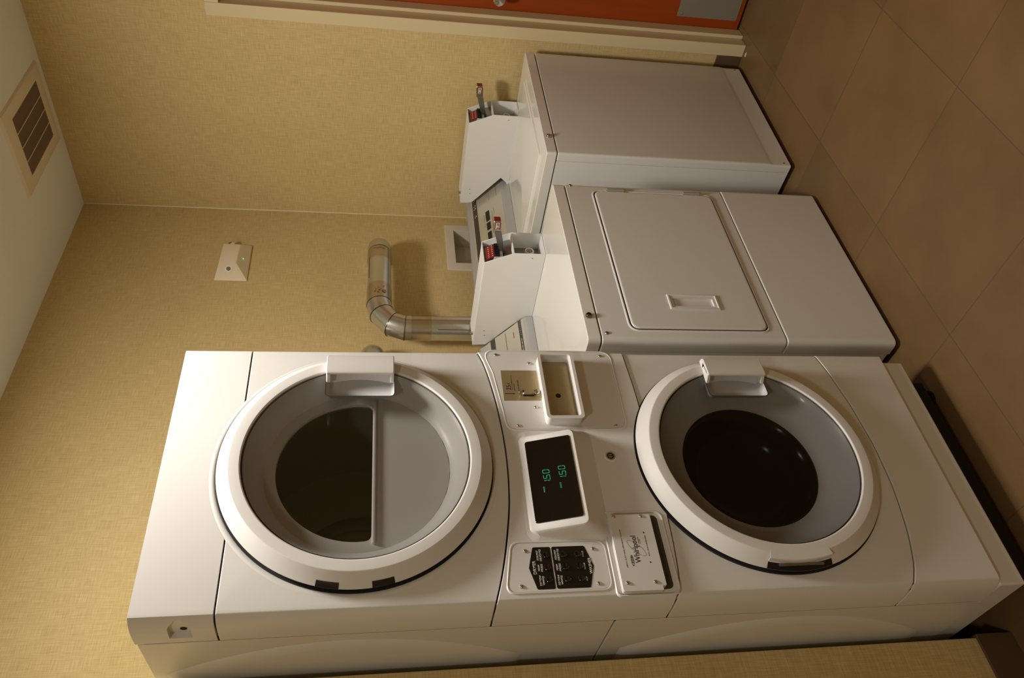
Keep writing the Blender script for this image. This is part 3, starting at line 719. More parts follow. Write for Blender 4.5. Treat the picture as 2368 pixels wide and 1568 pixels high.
# ------------------------------------------------------------------ coin box (shared by dryer and washer)
def coin_box(parent, x0, x1, y0, z0):
    """open fronted coin meter case; side profile in (y,z)."""
    prof = [(0, 0), (0, 0.112), (0.047, 0.212), (0.478, 0.212), (0.474, 0.160), (0.325, 0.040), (0.361, 0.0)]
    pr = [(y0 + a, z0 + c) for a, c in prof]
    t = 0.0035
    b = MB()
    b.prism(pr, 'x', x0, x0 + t); b.prism(pr, 'x', x1 - t, x1)
    b.prism([(y0 + 0.047, z0 + 0.212), (y0 + 0.478, z0 + 0.212), (y0 + 0.478, z0 + 0.2085), (y0 + 0.0485, z0 + 0.2085)], 'x', x0 + t, x1 - t)
    b.prism([(y0, z0), (y0, z0 + t), (y0 + 0.361, z0 + t), (y0 + 0.361, z0)], 'x', x0 + t, x1 - t)
    b.prism([(y0 + 0.325, z0 + 0.040), (y0 + 0.474, z0 + 0.160), (y0 + 0.470, z0 + 0.163), (y0 + 0.321, z0 + 0.042)], 'x', x0 + t, x1 - t)
    b.prism([(y0 + 0.478, z0 + 0.212), (y0 + 0.474, z0 + 0.160), (y0 + 0.470, z0 + 0.160), (y0 + 0.474, z0 + 0.212)], 'x', x0 + t, x1 - t)
    b.prism([(y0 + 0.001, z0 + 0.110), (y0 + 0.070, z0 + 0.104), (y0 + 0.070, z0 + 0.109), (y0 + 0.002, z0 + 0.115)], 'x', x0 + t, x1 - t)
    b.box(x0 - 0.006, x0 + 0.001, y0 + 0.335, y0 + 0.361, z0 - 0.001, z0 + 0.012)
    box = b.build('coin_box', BOXPAINT, parent, bevel=0.0012)
    # back plates of the two recesses
    b = MB(); b.box(x0 + t, x1 - t, y0 + 0.070, y0 + 0.073, z0 + t, z0 + 0.106); b.build('lock_plate', STEEL, box)
    b = MB()
    b.prism([(y0 + 0.030, z0 + 0.113), (y0 + 0.070, z0 + 0.2085), (y0 + 0.073, z0 + 0.2075), (y0 + 0.033, z0 + 0.112)], 'x', x0 + t, x1 - t); b.build('meter_face', STEEL, box)
    xc = (x0 + x1) / 2
    b = MB(); b.lathe([(0.0165, 0.0), (0.0165, -0.034), (0.0150, -0.0365), (0.0125, -0.0365), (0.0120, -0.033)], (xc, y0 + 0.070, z0 + 0.046), 'y', 32); b.build('lock_collar', PLASTIC, box)
    b = MB(); b.lathe([(0.0120, -0.033), (0.0095, -0.0345), (0.0085, -0.032), (0.006, -0.032), (0.005, -0.0345), (0.0005, -0.0345)], (xc, y0 + 0.070, z0 + 0.046), 'y', 32, cap1=True); b.build('lock_barrel', BRASS, box)
    b = MB(); b.dome((xc, y0 + 0.070, z0 + 0.022), 0.006, 0.004, '-y', 14, 3); b.build('bolt', BRASS, box)
    # coin slide: toothed base, bar and tip with a red sticker
    b = MB(); b.box(x0 + 0.010, x0 + 0.078, y0 + 0.028, y0 + 0.050, z0 + 0.146, z0 + 0.178)
    b.build('slide_housing', GREYPL, box, bevel=0.002)
    b = MB(); b.prism([(y0 + 0.0275, z0 + 0.1755), (y0 + 0.0285, z0 + 0.1775), (y0 + 0.046, z0 + 0.2035), (y0 + 0.0435, z0 + 0.2035), (y0 + 0.0255, z0 + 0.177)], 'x', x0 + 0.012, x0 + 0.075); b.build('red_label', REDLBL, box)
    b = MB()
    for k in range(6):
        x = x0 + 0.016 + k * 0.010
        for s_ in (0.003, 0.017):
            y_ = y0 + 0.0265 + s_ * 0.56; z_ = z0 + 0.1785 + s_ * 0.83
            b.poly([(x, y_ - 0.0024, z_ + 0.001), (x + 0.0032, y_ - 0.0024, z_ + 0.001), (x + 0.0032, y_ - 0.0004, z_ + 0.004), (x, y_ - 0.0004, z_ + 0.004)])
    b.build('label_marks', WHITEINK, box, recalc=False)
    b = MB()
    for k in range(7):
        x = x0 + 0.013 + k * 0.009
        b.box(x, x + 0.005, y0 + 0.018, y0 + 0.030, z0 + 0.158, z0 + 0.176)
    b.build('coin_teeth', BLACK, box, bevel=0.001)
    sx0, sx1 = xc - 0.014, xc + 0.017
    b = MB(); b.prism([(y0 - 0.060, z0 + 0.160), (y0 + 0.040, z0 + 0.135), (y0 + 0.040, z0 + 0.156), (y0 - 0.060, z0 + 0.185)], 'x', sx0, sx1)
    b.build('coin_slide', STEEL, box, bevel=0.002)
    b = MB(); b.prism([(y0 - 0.100, z0 + 0.163), (y0 - 0.103, z0 + 0.167), (y0 - 0.103, z0 + 0.188), (y0 - 0.098, z0 + 0.193), (y0 - 0.052, z0 + 0.188), (y0 - 0.052, z0 + 0.158)], 'x', sx0 + 0.002, sx1 - 0.002)
    b.build('slide_tip', CHROME, box, bevel=0.002)
    b = MB(); b.prism([(y0 - 0.1042, z0 + 0.168), (y0 - 0.1042, z0 + 0.1885), (y0 - 0.1030, z0 + 0.1885), (y0 - 0.1030, z0 + 0.168)], 'x', sx0 + 0.005, sx1 - 0.005)
    b.box(sx0 + 0.0010, sx0 + 0.0022, y0 - 0.099, y0 - 0.068, z0 + 0.166, z0 + 0.186)
    b.build('slide_sticker', REDLBL, box, label='red sticker on the slide')
    b = MB(); b.box(sx0 + 0.0002, sx0 + 0.0012, y0 - 0.0975, y0 - 0.0705, z0 + 0.1700, z0 + 0.1830); b.build('sticker_panel', WHITEINK, box)
    text('sticker_price', [('$1.50', 0.0, 0.0, 0.0085, 0.0235, 0, 'l')], DARKINK, box, Matrix.Translation((sx0 - 0.0002, y0 - 0.0722, z0 + 0.1722)) @ Matrix.Rotation(-PI / 2, 4, 'Z'), 0.0003)
    for y, z in ((0.020, 0.045), (0.395, 0.175), (0.420, 0.172)):
        b = MB(); b.lathe([(0.0016, 0.0), (0.0016, -0.0008)], (x0 - 0.0002, y0 + y, z0 + z), 'x', 10, cap1=True)
        b.build('rivet_hole', GAP, box)
    b = MB(); b.lathe([(0.0065, 0), (0.0065, 0.008), (0.0050, 0.010), (0.0005, 0.010)], (x0 + 0.018, y0 + 0.430, z0 + 0.212), 'z', 18, cap1=True); b.build('box_lock', CHROME, box)
    return box

# ------------------------------------------------------------------ dryer with hinged door
Dn = empty('coin_dryer', (-1.2887, -0.8737, 0), TD)
tag(Dn, 'white coin-operated dryer with a square hinged door, standing between the stacked machine and the washer', 'dryer')
W2 = 0.36095
ZT_D, ZS_D = 0.9707, 0.9304
def rounded_plan(w, y0, y1, r): return roundpoly([(-w, y0), (w, y0), (w, y1), (-w, y1)], [r, r, 0.004, 0.004], 8)
b = MB(); b.prism(rounded_plan(W2 - 0.001, 0.030, 0.64, 0.004), 'z', 0.022, ZS_D - 0.002); b.build('cabinet', ENAMEL, Dn, bevel=0.002)
b = MB(); b.prism(rounded_plan(W2, 0.0, 0.645, 0.022), 'z', ZS_D + 0.001, ZT_D); dtop = b.build('top_panel', ENAMEL_TOP, Dn, bevel=0.004, seg=3)
b = MB(); b.prism(rounded_plan(W2, 0.0, 0.05, 0.020), 'z', 0.3695, ZS_D - 0.0022); dfp = b.build('front_panel', ENAMEL, Dn, bevel=0.003, seg=3)
b = MB(); b.prism(rounded_plan(W2, -0.002, 0.05, 0.020), 'z', 0.016, 0.3665); b.build('lower_panel', ENAMEL, Dn, bevel=0.004, seg=3)
b = MB(); b.prism(rounded_plan(W2 - 0.006, 0.006, 0.04, 0.016), 'z', 0.02, ZS_D + 0.004); b.build('inner_frame', GAP, Dn)
b = MB(); b.box(-W2 + 0.02, W2 - 0.02, 0.03, 0.62, 0.008, 0.024); b.build('base', GAP, Dn)
for x in (-0.31, 0.31):
    for y in (0.07, 0.58):
        b = MB(); b.lathe([(0.016, 0.012), (0.02, 0.008), (0.02, 0.0)], (x, y, 0), 'z', 16, cap1=True); b.build('foot', BLACK, Dn)
# door with raised border
def ringpts(x0, x1, z0, z1, r, y): return [(p[0], y, p[1]) for p in rrect(x0, x1, z0, z1, r, 8)]
b = MB()
X0, X1, Z0, Z1 = -0.3165, 0.3200, 0.4145, 0.8340
g_ = lambda d_, y: ringpts(X0 - d_, X1 + d_, Z0 - d_, Z1 + d_, 0.026 + d_, y)
b.rings([g_(0.0022, -0.0006), g_(-0.003, -0.0006)]); b.build('door_gap', GAP, Dn)
b = MB()
b.rings([g_(0.0100, 0.0004), g_(0.0082, -0.0012), g_(0.0062, -0.0026), g_(0.0042, -0.0026), g_(0.0028, -0.0014), g_(0.0024, 0.0)])
b.build('door_surround', ENAMEL, Dn, ang=60)
b = MB()
b.rings([ringpts(X0 + .001, X1 - .001, Z0 + .001, Z1 - .001, 0.026, 0.0005), ringpts(X0 + .001, X1 - .001, Z0 + .001, Z1 - .001, 0.026, -0.0022),
         ringpts(X0 + .002, X1 - .002, Z0 + .002, Z1 - .002, 0.025, -0.0038), ringpts(X0 + .0045, X1 - .0045, Z0 + .0045, Z1 - .0045, 0.023, -0.0050), ringpts(X0 + .007, X1 - .007, Z0 + .007, Z1 - .007, 0.021, -0.0053)], True, False, False)
# inner face with the handle opening
hx0, hx1, hz0, hz1 = -0.238, -0.180, 0.546, 0.698
outer = ringpts(X0 + .007, X1 - .007, Z0 + .007, Z1 - .007, 0.021, -0.0053)
cx, cz = (hx0 + hx1) / 2, (hz0 + hz1) / 2
def hit_rect(dx, dz):
    t = min([((hx1 - cx) / abs(dx)) if dx else 9, ((hz1 - cz) / abs(dz)) if dz else 9]); return (cx + dx * t, cz + dz * t)
# add rays through rectangle corners
ang = sorted([math.atan2(p[2] - cz, p[0] - cx) for p in outer] + [math.atan2(sz * (hz1 - cz), sx * (hx1 - cx)) for sx in (-1, 1) for sz in (-1, 1)])
def hit_outer(a):
    best = None; d = (math.cos(a), math.sin(a)); n = len(outer)
    for i in range(n):
        p, q = outer[i], outer[(i + 1) % n]
        ex, ez = q[0] - p[0], q[2] - p[2]; den = d[0] * ez - d[1] * ex
        if abs(den) < 1e-12: continue
        t = ((p[0] - cx) * ez - (p[2] - cz) * ex) / den; s_ = ((p[0] - cx) * d[1] - (p[2] - cz) * d[0]) / den
        if t > 0 and -1e-6 <= s_ <= 1 + 1e-6 and (best is None or t < best): best = t
    return (cx + d[0] * best, cz + d[1] * best)
lo = [(*[hit_outer(a)][0], ) for a in ang]; li = [hit_rect(math.cos(a), math.sin(a)) for a in ang]
b.rings([[(p[0], -0.0053, p[1]) for p in lo], [(p[0], -0.0053, p[1]) for p in li]])
bmesh.ops.remove_doubles(b.bm, verts=b.bm.verts[:], dist=1e-5)
ddoor = b.build('door', ENAMEL, Dn, ang=2)
R4 = lambda g, y: [(hx0 + g, y, hz0 + g), (hx1 - g, y, hz0 + g), (hx1 - g, y, hz1 - g), (hx0 + g, y, hz1 - g)]
b = MB(); b.rings([R4(-0.002, -0.0050), R4(-0.001, -0.0090), R4(0.003, -0.0095), R4(0.0045, -0.0068), R4(0.0130, -0.0064), R4(0.0140, 0.004), R4(0.018, 0.018)], True, False, True)
b.build('door_handle', PLASTIC, ddoor, ang=30, label='white recessed pull handle')
for z0, z1 in ((0.728, 0.788), (0.457, 0.516)):
    b = MB(); b.tube([(0.3235, -0.0075, z0), (0.3235, -0.0075, z1)], 0.0052, 12)
    b.box(0.315, 0.333, -0.0068, -0.0008, z0, z1); b.build('hinge', HINGE, ddoor, bevel=0.0006)
for x, z in ((0.348, 0.910), (-0.333, 0.912)):
    b = MB(); b.dome((x, 0.0, z), 0.006, 0.004, '-y', 14, 4); b.build('screw', STEEL, dfp)
b = MB(); b.lathe([(0.0095, 0), (0.0095, -0.006), (0.0080, -0.0085), (0.0060, -0.0085), (0.0050, -0.005), (0.0005, -0.005)], (-0.268, 0.0, 0.954), 'y', 24, cap1=True)
b.build('top_lock', mat('dark_chrome', lin(140, 132, 120), rough=0.15, metal=1), dtop)
b = MB(); b.poly([(x, y, ZT_D + 0.0001) for x, y in ((0, 0), (0, 0), (0, 0))]) if False else None

def console(parent, xa, xb, yb0, zb, yf, zf, yt, zt, depth, name='console'):
    """slanted control console; returns matrix of the slanted face (u=x, v along the slope)"""
    b = MB()
    pr = [(yb0 + 0.004, zb), (yf - 0.004, zf - 0.010), (yf, zf), (yt, zt), (yt + 0.012, zt + 0.012), (yt + depth, zt + 0.012), (yt + depth, zb)]
    b.prism(pr, 'x', xa, xb); c = b.build(name, CONSOLE, parent, bevel=0.004, seg=3)
    th_ = math.atan2(zt - zf, yt - yf)
    M = Matrix.Translation((0, yf, zf)) @ Matrix.Rotation(-(PI / 2 - th_), 4, 'X')
    return c, M
def on_face(M, b, u0, u1, v0, v1, d0=-0.0008, d1=0.001):
    t = MB(); t.box(u0, u1, d0, d1, v0, v1); t.bm.transform(M)
    me = bpy.data.meshes.new('x'); t.bm.to_mesh(me); t.bm.free(); b.bm.from_mesh(me); bpy.data.meshes.remove(me); return b

c, M = console(Dn, -0.352, 0.2405, 0.525, ZT_D, 0.535, 1.002, 0.705, 1.138, 0.02)
c.location.y = -0.0
b = MB(); on_face(M, b, -0.345, 0.2385, 0.006, 0.194, -0.0006); b.build('console_face', CONSOLE_FACE, c)
b = MB(); on_face(M, b, -0.345, 0.2385, 0.156, 0.180, -0.0012); on_face(M, b, -0.345, 0.2385, 0.020, 0.034, -0.0012); b.build('console_strip', STRIP, c)
text('console_lettering', [('HIGH HEAT  PERM PRESS  LOW HEAT', 0.10, 0.0245, 0.0040, 0.10, 0, 'c'), ('- - - - - - - - -', 0.21, 0.0245, 0.0040, 0.09, 0, 'c')], WHITEINK, c, M @ Matrix.Translation((0, -0.0012, 0)), 0.0003)
b = MB(); on_face(M, b, 0.135, 0.225, 0.100, 0.103, -0.001); b.build('printed_line', GREYINK, c)
b = MB(); on_face(M, b, 0.175, 0.205, 0.060, 0.064, -0.001); b.build('printed_mark', REDINK, c)
coin_box(Dn, 0.243, 0.357, 0.222, ZT_D + 0.0005)

# ------------------------------------------------------------------ top loading washer
Wm = empty('coin_washer', (-0.4009, -0.8951, 0), TW)
tag(Wm, 'white coin-operated top-loading washer with a blank front, beside the orange door', 'washing machine')
W3 = 0.3447; ZT_W, ZS_W = 0.9624, 0.9234
b = MB(); b.prism(rounded_plan(W3 - 0.002, 0.0375, 0.72, 0.002), 'z', 0.020, ZS_W - 0.002); b.build('cabinet', ENAMEL, Wm, bevel=0.002)
b = MB(); b.prism(rounded_plan(W3, 0.0, 0.722, 0.010), 'z', ZS_W + 0.001, ZT_W); wtop = b.build('top_panel', ENAMEL_TOP, Wm, bevel=0.004, seg=3)
# front: main face standing 3 mm proud of a toe strip
b = MB()
cols = [(0.0200, 0.0035), (0.090, 0.0035), (0.100, 0.0025), (0.112, 0.0), (ZS_W - 0.0022, 0.0)]
loops = []
for z, y in cols:
    pl_ = roundpoly([(-W3, 0.036), (-W3, y), (W3, y), (W3, 0.036)], [0, 0.010, 0.010, 0], 6)
    loops.append([(p[0], p[1], z) for p in pl_])
b.rings(loops, True, True, True); wf = b.build('front_panel', ENAMEL, Wm, ang=60, bevel=0.003)
b = MB(); b.prism(rounded_plan(W3 - 0.006, 0.006, 0.05, 0.008), 'z', 0.022, ZS_W + 0.003); b.build('inner_frame', GAP, Wm)
b = MB(); b.box(-W3 + 0.02, W3 - 0.02, 0.03, 0.66, 0.008, 0.022); b.build('base', GAP, Wm)
for x in (-0.30, 0.30):
    for y in (0.06, 0.64):
        b = MB(); b.lathe([(0.016, 0.012), (0.02, 0.008), (0.02, 0.0)], (x, y, 0), 'z', 16, cap1=True); b.build('foot', BLACK, Wm)
for x in (-0.327, 0.327):
    b = MB(); b.dome((x, 0.0035, 0.045), 0.004, 0.001, '-y', 10, 3); b.build('screw', STEEL, wf)
b = MB(); b.lathe([(0.0090, 0), (0.0090, -0.005), (0.0075, -0.0085), (0.004, -0.010), (0.0005, -0.0105)], (-0.248, 0.0, 0.944), 'y', 24, cap1=True); b.build('top_lock', CHROME, wtop)
b = MB()
lid = lambda g, z: [(p[0], p[1], z) for p in rrect(-0.262 + g, 0.252 - g, 0.072 + g, 0.530 - g, 0.012, 6)]
b.rings([lid(0, ZT_W - 0.001), lid(0, ZT_W + 0.0035), lid(0.003, ZT_W + 0.0065), lid(0.006, ZT_W + 0.007)], True, False, True); b.build('lid', ENAMEL_TOP, Wm, ang=50)
c, M = console(Wm, -0.338, 0.330, 0.575, ZT_W, 0.595, 0.996, 0.745, 1.126, 0.035)
b = MB(); on_face(M, b, -0.332, 0.325, 0.006, 0.190, -0.0006); b.build('console_face', CONSOLE_FACE, c)
b = MB(); on_face(M, b, -0.332, 0.325, 0.155, 0.181, -0.0012); b.build('console_strip', STRIP, c)
for u0, u1 in ((0.059, 0.122), (0.001, 0.045), (-0.061, -0.017), (-0.123, -0.079)):
    b = MB(); on_face(M, b, u0, u1, 0.0875, 0.1085, -0.004); b.build('rocker_switch', BLACK, c, bevel=0.001)
def mark(name, m, u0, u1, v0, v1, d=-0.001):
    q = MB(); on_face(M, q, u0, u1, v0, v1, d); q.build(name, m, c)
mark('printed_line', GREYINK, 0.180, 0.299, 0.0355, 0.0372); mark('printed_line', GREYINK, 0.185, 0.293, 0.080, 0.0813); mark('printed_line', GREYINK, 0.072, 0.122, 0.060, 0.0615)
for k in range(6): mark('printed_mark', GREYINK, 0.100 - k * 0.012, 0.106 - k * 0.012, 0.070, 0.073); mark('printed_mark', GREYINK, 0.104 - k * 0.014, 0.112 - k * 0.014, 0.118, 0.1205)
mark('red_mark', REDINK, 0.218, 0.256, 0.0905, 0.0915)
for u in (0.262, 0.205, 0.148): mark('red_mark', REDINK, u, u + 0.007, 0.166, 0.172, -0.0018)
for u in (0.272, 0.250, 0.214, 0.196, 0.140):
    mark('white_mark', WHITEINK, u, u + 0.008, 0.162, 0.166, -0.0018); mark('white_mark', WHITEINK, u - 0.004, u + 0.002, 0.170, 0.173, -0.0018)
coin_box(Wm, 0.226, 0.3385, 0.232, ZT_W + 0.0005)

# ------------------------------------------------------------------ ducts
def ring_at(b, p, d, r, w=0.003, t=0.0022):
    p = Vector(p); d = Vector(d).normalized()
    b.tube([p - d * w, p + d * w], r + t, 40, True)
DYC = -0.13
duct = empty('exhaust_duct', (-0.895, DYC, 0.9))
tag(duct, 'galvanised exhaust duct rising behind the dryer and elbowing into the wall, taped at its joints', 'duct')
inv = Vector((0.865, -DYC, -0.9))
def L(pts): return [tuple(Vector(p) + inv) for p in pts]
r = 0.0495
hz = 1.5415
b = MB(); b.tube(L([(-0.865, DYC, 0.35), (-0.865, DYC, 1.440)]), r, 40); b.build('vertical_pipe', GALV, duct)
b = MB(); b.tube(L([(-0.415, DYC, hz), (-0.735, DYC, hz)]), r, 40); b.build('horizontal_pipe', GALV, duct)
b = MB(); b.tube(L([(-0.715, DYC, hz), (-0.735, DYC, hz), (-0.790, DYC, 1.5305), (-0.8465, DYC, 1.490), (-0.865, DYC, 1.438), (-0.865, DYC, 1.415)]), r + 0.001, 40); b.build('gored_elbow', GALV, duct, ang=15)
b = MB()
pts = [(-0.415, DYC, hz)] + [(-0.415 + 0.085 * math.sin(t), DYC + 0.085 * (1 - math.cos(t)), hz) for t in [PI / 2 * k / 8 for k in range(1, 9)]] + [(-0.330, -0.0045, hz)]
b.tube(L(pts), r + 0.0008, 40); b.build('wall_elbow', GALV, duct)
SEAM = mat('seam_metal', lin(80, 78, 72), rough=0.3, metal=1)
ring_list = []
def ring_at(b, p, d, r, w=0.003, t=0.0022, orig=ring_at): 
    q = MB(); orig(q, p, d, r, w, t); ring_list.append(q)
b = None
ring_at(b, L([(-0.735, DYC, hz)])[0], (1, 0, 0.1), r, 0.0012); ring_at(b, L([(-0.790, DYC, 1.5305)])[0], (0.92, 0, 0.40), r, 0.0014)
ring_at(b, L([(-0.8465, DYC, 1.490)])[0], (0.55, 0, 0.84), r, 0.0012); ring_at(b, L([(-0.865, DYC, 1.438)])[0], (0.1, 0, 1), r, 0.0012)
ring_at(b, L([(-0.37, DYC + 0.016, hz)])[0], (0.75, 0.6, 0), r, 0.0008, 0.0014); ring_at(b, L([(-0.342, DYC + 0.04, hz)])[0], (0.35, 0.95, 0), r, 0.0008, 0.0014)
for q in ring_list: q.build('seam_ring', SEAM, duct)
ring_list.clear()
for (p, q) in (((-0.410, DYC, hz), (-0.485, DYC, hz)), ((-0.640, DYC, hz), (-0.735, DYC, hz)), ((-0.865, DYC, 1.415), (-0.865, DYC, 1.335))):
    b = MB(); b.tube(L([p, q]), r + 0.0022, 40, False); b.build('tape_band', TAPE, duct)
REDT = mat('red_tape_print', lin(158, 104, 76), rough=0.4)
b = MB()
def arc_patch(b, x0, x1, a0, a1, vertical=False):
    n = 6; l0 = []; l1 = []
    for k in range(n + 1):
        a = a0 + (a1 - a0) * k / n; rr = r + 0.0027
        if vertical:
            l0.append((-0.865 + rr * math.cos(a), DYC + rr * math.sin(a), x0)); l1.append((-0.865 + rr * math.cos(a), DYC + rr * math.sin(a), x1))
        else:
            l0.append((x0, DYC + rr * math.cos(a), hz + rr * math.sin(a))); l1.append((x1, DYC + rr * math.cos(a), hz + rr * math.sin(a)))
    b = MB(); b.rings([L(l0), L(l1)], closed=False); b.build('tape_print', REDT, duct, recalc=False)
import random
rnd = random.Random(4)
for k in range(9):
    a_ = -0.95 + rnd.random() * 0.35; z_ = 1.30 + rnd.random() * 0.09; arc_patch(b, z_, z_ + 0.012 + rnd.random() * 0.03, a_, a_ + 0.02 + rnd.random() * 0.05, True)
arc_patch(b, 1.12, 1.33, -0.72, -0.69, True)
for k in range(9):
    a_ = PI - 0.5 + rnd.random() * 0.9; x_ = -0.665 - rnd.random() * 0.05; arc_patch(b, x_, x_ - 0.004 - rnd.random() * 0.012, a_, a_ + 0.06 + rnd.random() * 0.2)
for k in range(4):
    a_ = PI - 0.6 + k * 0.28; arc_patch(b, -0.425 - 0.003 * (k % 2), -0.429 - 0.003 * (k % 2), a_, a_ + 0.24)
b = MB(); b.tube(L([(-0.60, DYC - 0.025, hz + r * 0.87), (-0.47, DYC - 0.025, hz + r * 0.87)]), 0.001, 6); b.build('pipe_seam', SEAM, duct); b = MB(); b.tube(L([(-0.905, DYC - 0.034, 1.31), (-0.905, DYC - 0.034, 0.9)]), 0.001, 6); b.build('pipe_seam', SEAM, duct)
# the stacked machine's own duct, peeping out beside it
d2 = empty('exhaust_elbow', (-1.6, -0.1, 1.0))
tag(d2, 'metal exhaust elbow just peeping out behind the right edge of the tall stacked machine', 'duct')
inv = Vector((1.6, 0.1, -1.0))
b = MB()
pts = [(-1.60, -0.1, 1.20), (-1.60, -0.1, 1.49)] + [(-1.60 + 0.075 * (1 - math.cos(t)), -0.1, 1.49 + 0.075 * math.sin(t)) for t in [PI / 2 * k / 6 for k in range(1, 7)]]
pts += [(-1.06, -0.1, 1.565)] + [(-1.06 + 0.075 * math.sin(t), -0.1 + 0.075 * (1 - math.cos(t)), 1.565) for t in [PI / 2 * k / 8 for k in range(1, 9)]] + [(-0.985, -0.0045, 1.565)]
b.tube(L(pts), 0.0495, 36); b.build('bent_pipe', GALV, d2)
ring_at(None, L([(-1.06, -0.1, 1.565)])[0], (1, 0, 0), 0.0495, 0.002)
for q in ring_list: q.build('seam_ring', SEAM, d2)

# ------------------------------------------------------------------ things on the walls and ceiling
ob = empty('laundry_outlet_box', (-0.2305, 0, 1.0))
tag(ob, 'white recessed laundry outlet box in the back wall behind the washer', 'outlet box')
inv = Vector((0.2305, 0, -1.0))
def ringq(x0, x1, z0, z1, y): return L([(x0, y, z0), (x1, y, z0), (x1, y, z1), (x0, y, z1)])
b = MB()
b.rings([ringq(-0.394, -0.072, 0.965, 1.2305, 0.0), ringq(-0.394, -0.072, 0.965, 1.2305, -0.008), ringq(-0.349, -0.1125, 1.006, 1.1895, -0.0085), ringq(-0.349, -0.1125, 1.006, 1.1895, 0.0)])
b.build('frame', OUTLET, ob, bevel=0.0015)
b = MB(); b.rings([ringq(-0.348, -0.113, 1.0065, 1.189, -0.001), ringq(-0.345, -0.116, 1.010, 1.186, 0.088)], True, False, True); b.build('recess', OUTLET, ob)
b = MB(); b.lathe([(0.012, 0), (0.012, -0.03), (0.018, -0.03), (0.018, -0.04), (0.006, -0.045)], tuple(Vector((-0.18, 0.088, 1.05)) + inv), 'y', 20, cap1=True); b.build('tap', BRASS, ob)

sn = empty('motion_sensor', (-0.40, 0, 2.17))
tag(sn, 'ivory wedge-shaped motion sensor with a green light high on the back wall', 'sensor')
inv = Vector((0.40, 0, -2.17))
b = MB()
xl, xr = -0.503, -0.270
bz0, bz1 = 2.103, 2.2385
p = 0.052
A = L([(xl, 0, bz0), (xr, 0, bz0 + 0.002), (xr - 0.012, 0, bz1 - 0.008), (xl, 0, bz1)])
B2 = L([(xl, -0.006, bz0), (xr - 0.006, -0.012, bz0 + 0.004), (xr - 0.016, -0.012, bz1 - 0.010), (xl, -0.006, bz1)])
T = L([(-0.440, -p, 2.150), (-0.318, -p, 2.146), (-0.316, -p, 2.218), (-0.433, -p, 2.221)])
b.rings([A, B2, T], True, True, True); q_ = MB(); q_.rings([L([(-0.498, -0.0004, 2.108), (-0.275, -0.0004, 2.108), (-0.286, -0.0004, 2.228), (-0.498, -0.0004, 2.233)]), L([(-0.498, -0.004, 2.108), (-0.275, -0.004, 2.108), (-0.286, -0.004, 2.228), (-0.498, -0.004, 2.233)])], True, True, True); q_.build('mounting_plate', SENSOR, sn)
b.build('housing', SENSOR, sn, bevel=0.005, seg=3)
nrm = Vector((-p + 0.006, 0, 0))
def on_wedge(t, z): return Vector((xl + (-0.437 - xl) * t, -0.006 - (p - 0.006) * t, z)) + inv
q = on_wedge(0.62, 2.180); dirn = Vector((-(p - 0.006), -(-0.437 - xl), 0)).normalized()
b = MB(); b.tube([q - dirn * 0.003, q + dirn * 0.0035], 0.0155, 28); b.build('lens_ring', PLASTIC, sn, bevel=0.001)
b = MB(); b.tube([q + dirn * 0.0034, q + dirn * 0.0044], 0.0095, 24); b.build('lens', mat('olive_lens', lin(120, 108, 70), rough=0.3), sn)
b = MB(); b.dome(tuple(Vector((-0.296, -0.034, 2.188)) + inv), 0.014, 0.016, '+x', 20, 4); b.build('swivel_knob', SENSOR, sn)
b = MB(); b.lathe([(0.003, 0), (0.0028, -0.003), (0.0004, -0.004)], tuple(Vector((-0.392, -0.032, 2.128)) + inv), 'y', 12, cap1=True); b.build('indicator_light', LED, sn, label='glowing green indicator light')

vt = empty('ceiling_vent', (-0.255, -0.545, H))
tag(vt, 'square white ceiling vent with a brown grille near the room corner', 'vent')
inv = Vector((0.255, 0.545, -H))
def rq(x0, x1, y0, y1, z): return L([(x0, y0, z), (x1, y0, z), (x1, y1, z), (x0, y1, z)])
b = MB(); b.rings([rq(-0.465, -0.047, -0.722, -0.371, H), rq(-0.461, -0.051, -0.718, -0.375, H - 0.009), rq(-0.452, -0.060, -0.709, -0.384, H - 0.013), rq(-0.389, -0.109, -0.668, -0.425, H - 0.010), rq(-0.389, -0.109, -0.668, -0.425, H - 0.002)])
b.build('frame', CEIL2, vt, bevel=0.002)
b = MB(); b.rings([rq(-0.389, -0.109, -0.668, -0.425, H - 0.003)], cap1=True)
b.poly(rq(-0.389, -0.109, -0.668, -0.425, H - 0.0035)); b.build('backing', mat('dark_duct_void', lin(92, 76, 58), rough=0.9), vt)
b = MB()
for k in range(34):
    x = -0.386 + k * 0.0083
    b.prism([(x, H - 0.0045), (x + 0.0012, H - 0.0045), (x + 0.0048, H - 0.010), (x + 0.0036, H - 0.010)], 'y', -0.668, -0.425)
for v in b.bm.verts: v.co += inv
b.build('grille', GRILLE, vt)
for y in (-0.607, -0.5475, -0.487):
    b = MB(); b.box(-0.389, -0.109, y - 0.0016, y + 0.0016, H - 0.0115, H - 0.009)
    for v in b.bm.verts: v.co += inv
    b.build('cross_bar', CEIL2, vt)

sc = tag(MB().prism([(-0.040, -0.952), (-0.031, -0.950), (-0.028, -0.962), (-0.036, -0.972)], 'z', 0.0, 0.0015).build('paper_scrap', SCUFF), 'tiny white scrap of paper on the floor at the foot of the door trim', 'litter')

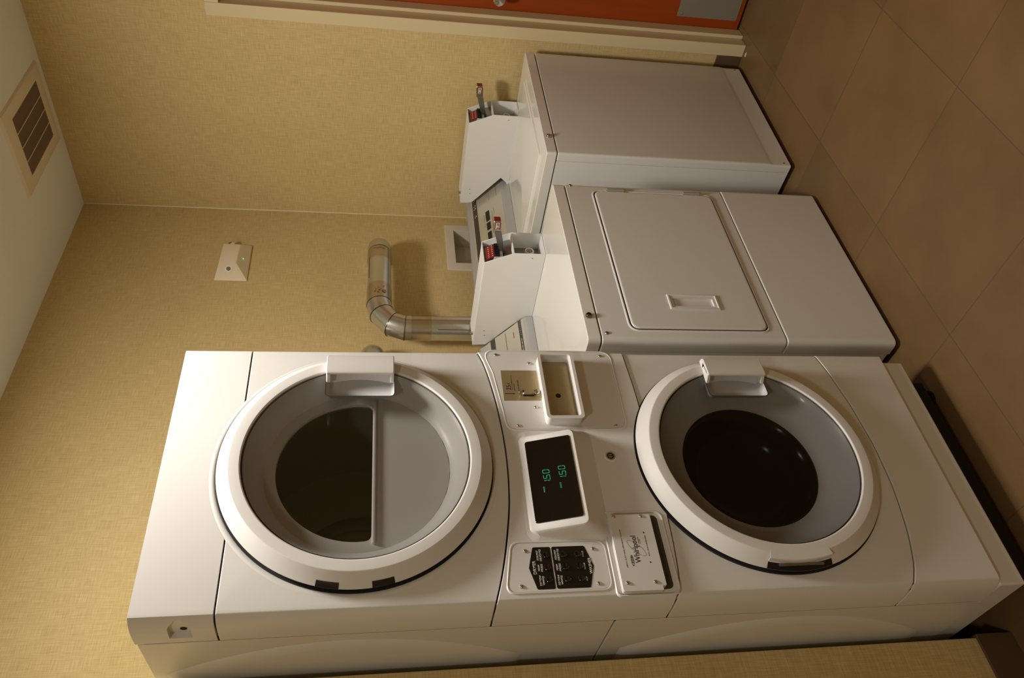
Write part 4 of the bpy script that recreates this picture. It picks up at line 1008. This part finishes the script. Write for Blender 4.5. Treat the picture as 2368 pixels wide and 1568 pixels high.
# ceiling light and an added fill light (both out of frame)
DIFF = mat('frosted_diffuser', lin(240, 232, 210), rough=0.6, emit=(1.0, 0.92, 0.78, 1), estr=18.0)
def ceiling_or_fill_light(x, y, watts, label, col=(1.0, 0.95, 0.87)):
    cl = empty('ceiling_or_fill_light', (x, y, H))
    tag(cl, label, 'lamp')
    b = MB(); b.lathe([(0.20, 0.0), (0.20, -0.006), (0.185, -0.010), (0.02, -0.010)], (0, 0, 0), 'z', 48, cap1=True); b.build('base', PLASTIC, cl)
    b = MB(); b.dome((0, 0, -0.010), 0.175, 0.022, '-z', 48, 8); b.build('diffuser', DIFF, cl)
    ld = bpy.data.lights.new('ceiling_or_fill_lamp', 'AREA'); ld.shape = 'DISK'; ld.size = 0.34; ld.energy = watts; ld.color = col
    lo = bpy.data.objects.new('ceiling_or_fill_lamp', ld); C.objects.link(lo); lo.parent = cl; lo.location = (0, 0, -0.035)
ceiling_or_fill_light(-1.76, -1.36, 39.5, 'round frosted ceiling light in front of the tall stacked machine')
ceiling_or_fill_light(-3.9, -2.6, 15, 'added round fill light on the ceiling near the far left wall', (1.0, 0.98, 0.95))  # unseen fixture added only to fill the left side with light
w = bpy.data.worlds.new('world'); scene.world = w; w.use_nodes = True
w.node_tree.nodes['Background'].inputs[0].default_value = (0.9, 0.8, 0.65, 1); w.node_tree.nodes['Background'].inputs[1].default_value = 0.02

# ------------------------------------------------------------------ camera
yaw, pitch, roll = math.radians(-43.5719), math.radians(-9.8504), math.radians(0.6885)
F = Vector((-math.sin(yaw) * math.cos(pitch), math.cos(yaw) * math.cos(pitch), math.sin(pitch)))
Rr = Vector((math.cos(yaw), math.sin(yaw), 0)); U = Rr.cross(F)
R2 = Rr * math.cos(roll) + U * math.sin(roll); U2 = -Rr * math.sin(roll) + U * math.cos(roll)
cam = bpy.data.cameras.new('camera'); co = bpy.data.objects.new('camera', cam); C.objects.link(co)
Xc, Yc, Zc = -U2, R2, -F
co.matrix_world = Matrix(((Xc.x, Yc.x, Zc.x, -3.1155), (Xc.y, Yc.y, Zc.y, -2.4075), (Xc.z, Yc.z, Zc.z, 1.5562), (0, 0, 0, 1)))
cam.sensor_fit = 'HORIZONTAL'; cam.sensor_width = 36; cam.lens = 36 * 1823.55 / 2368
cam.clip_start = 0.05
scene.camera = co
scene.view_settings.view_transform = 'Standard'; scene.view_settings.look = 'None'
scene.view_settings.gamma = 1; scene.view_settings.use_curve_mapping = False
scene.view_settings.exposure = -0.17
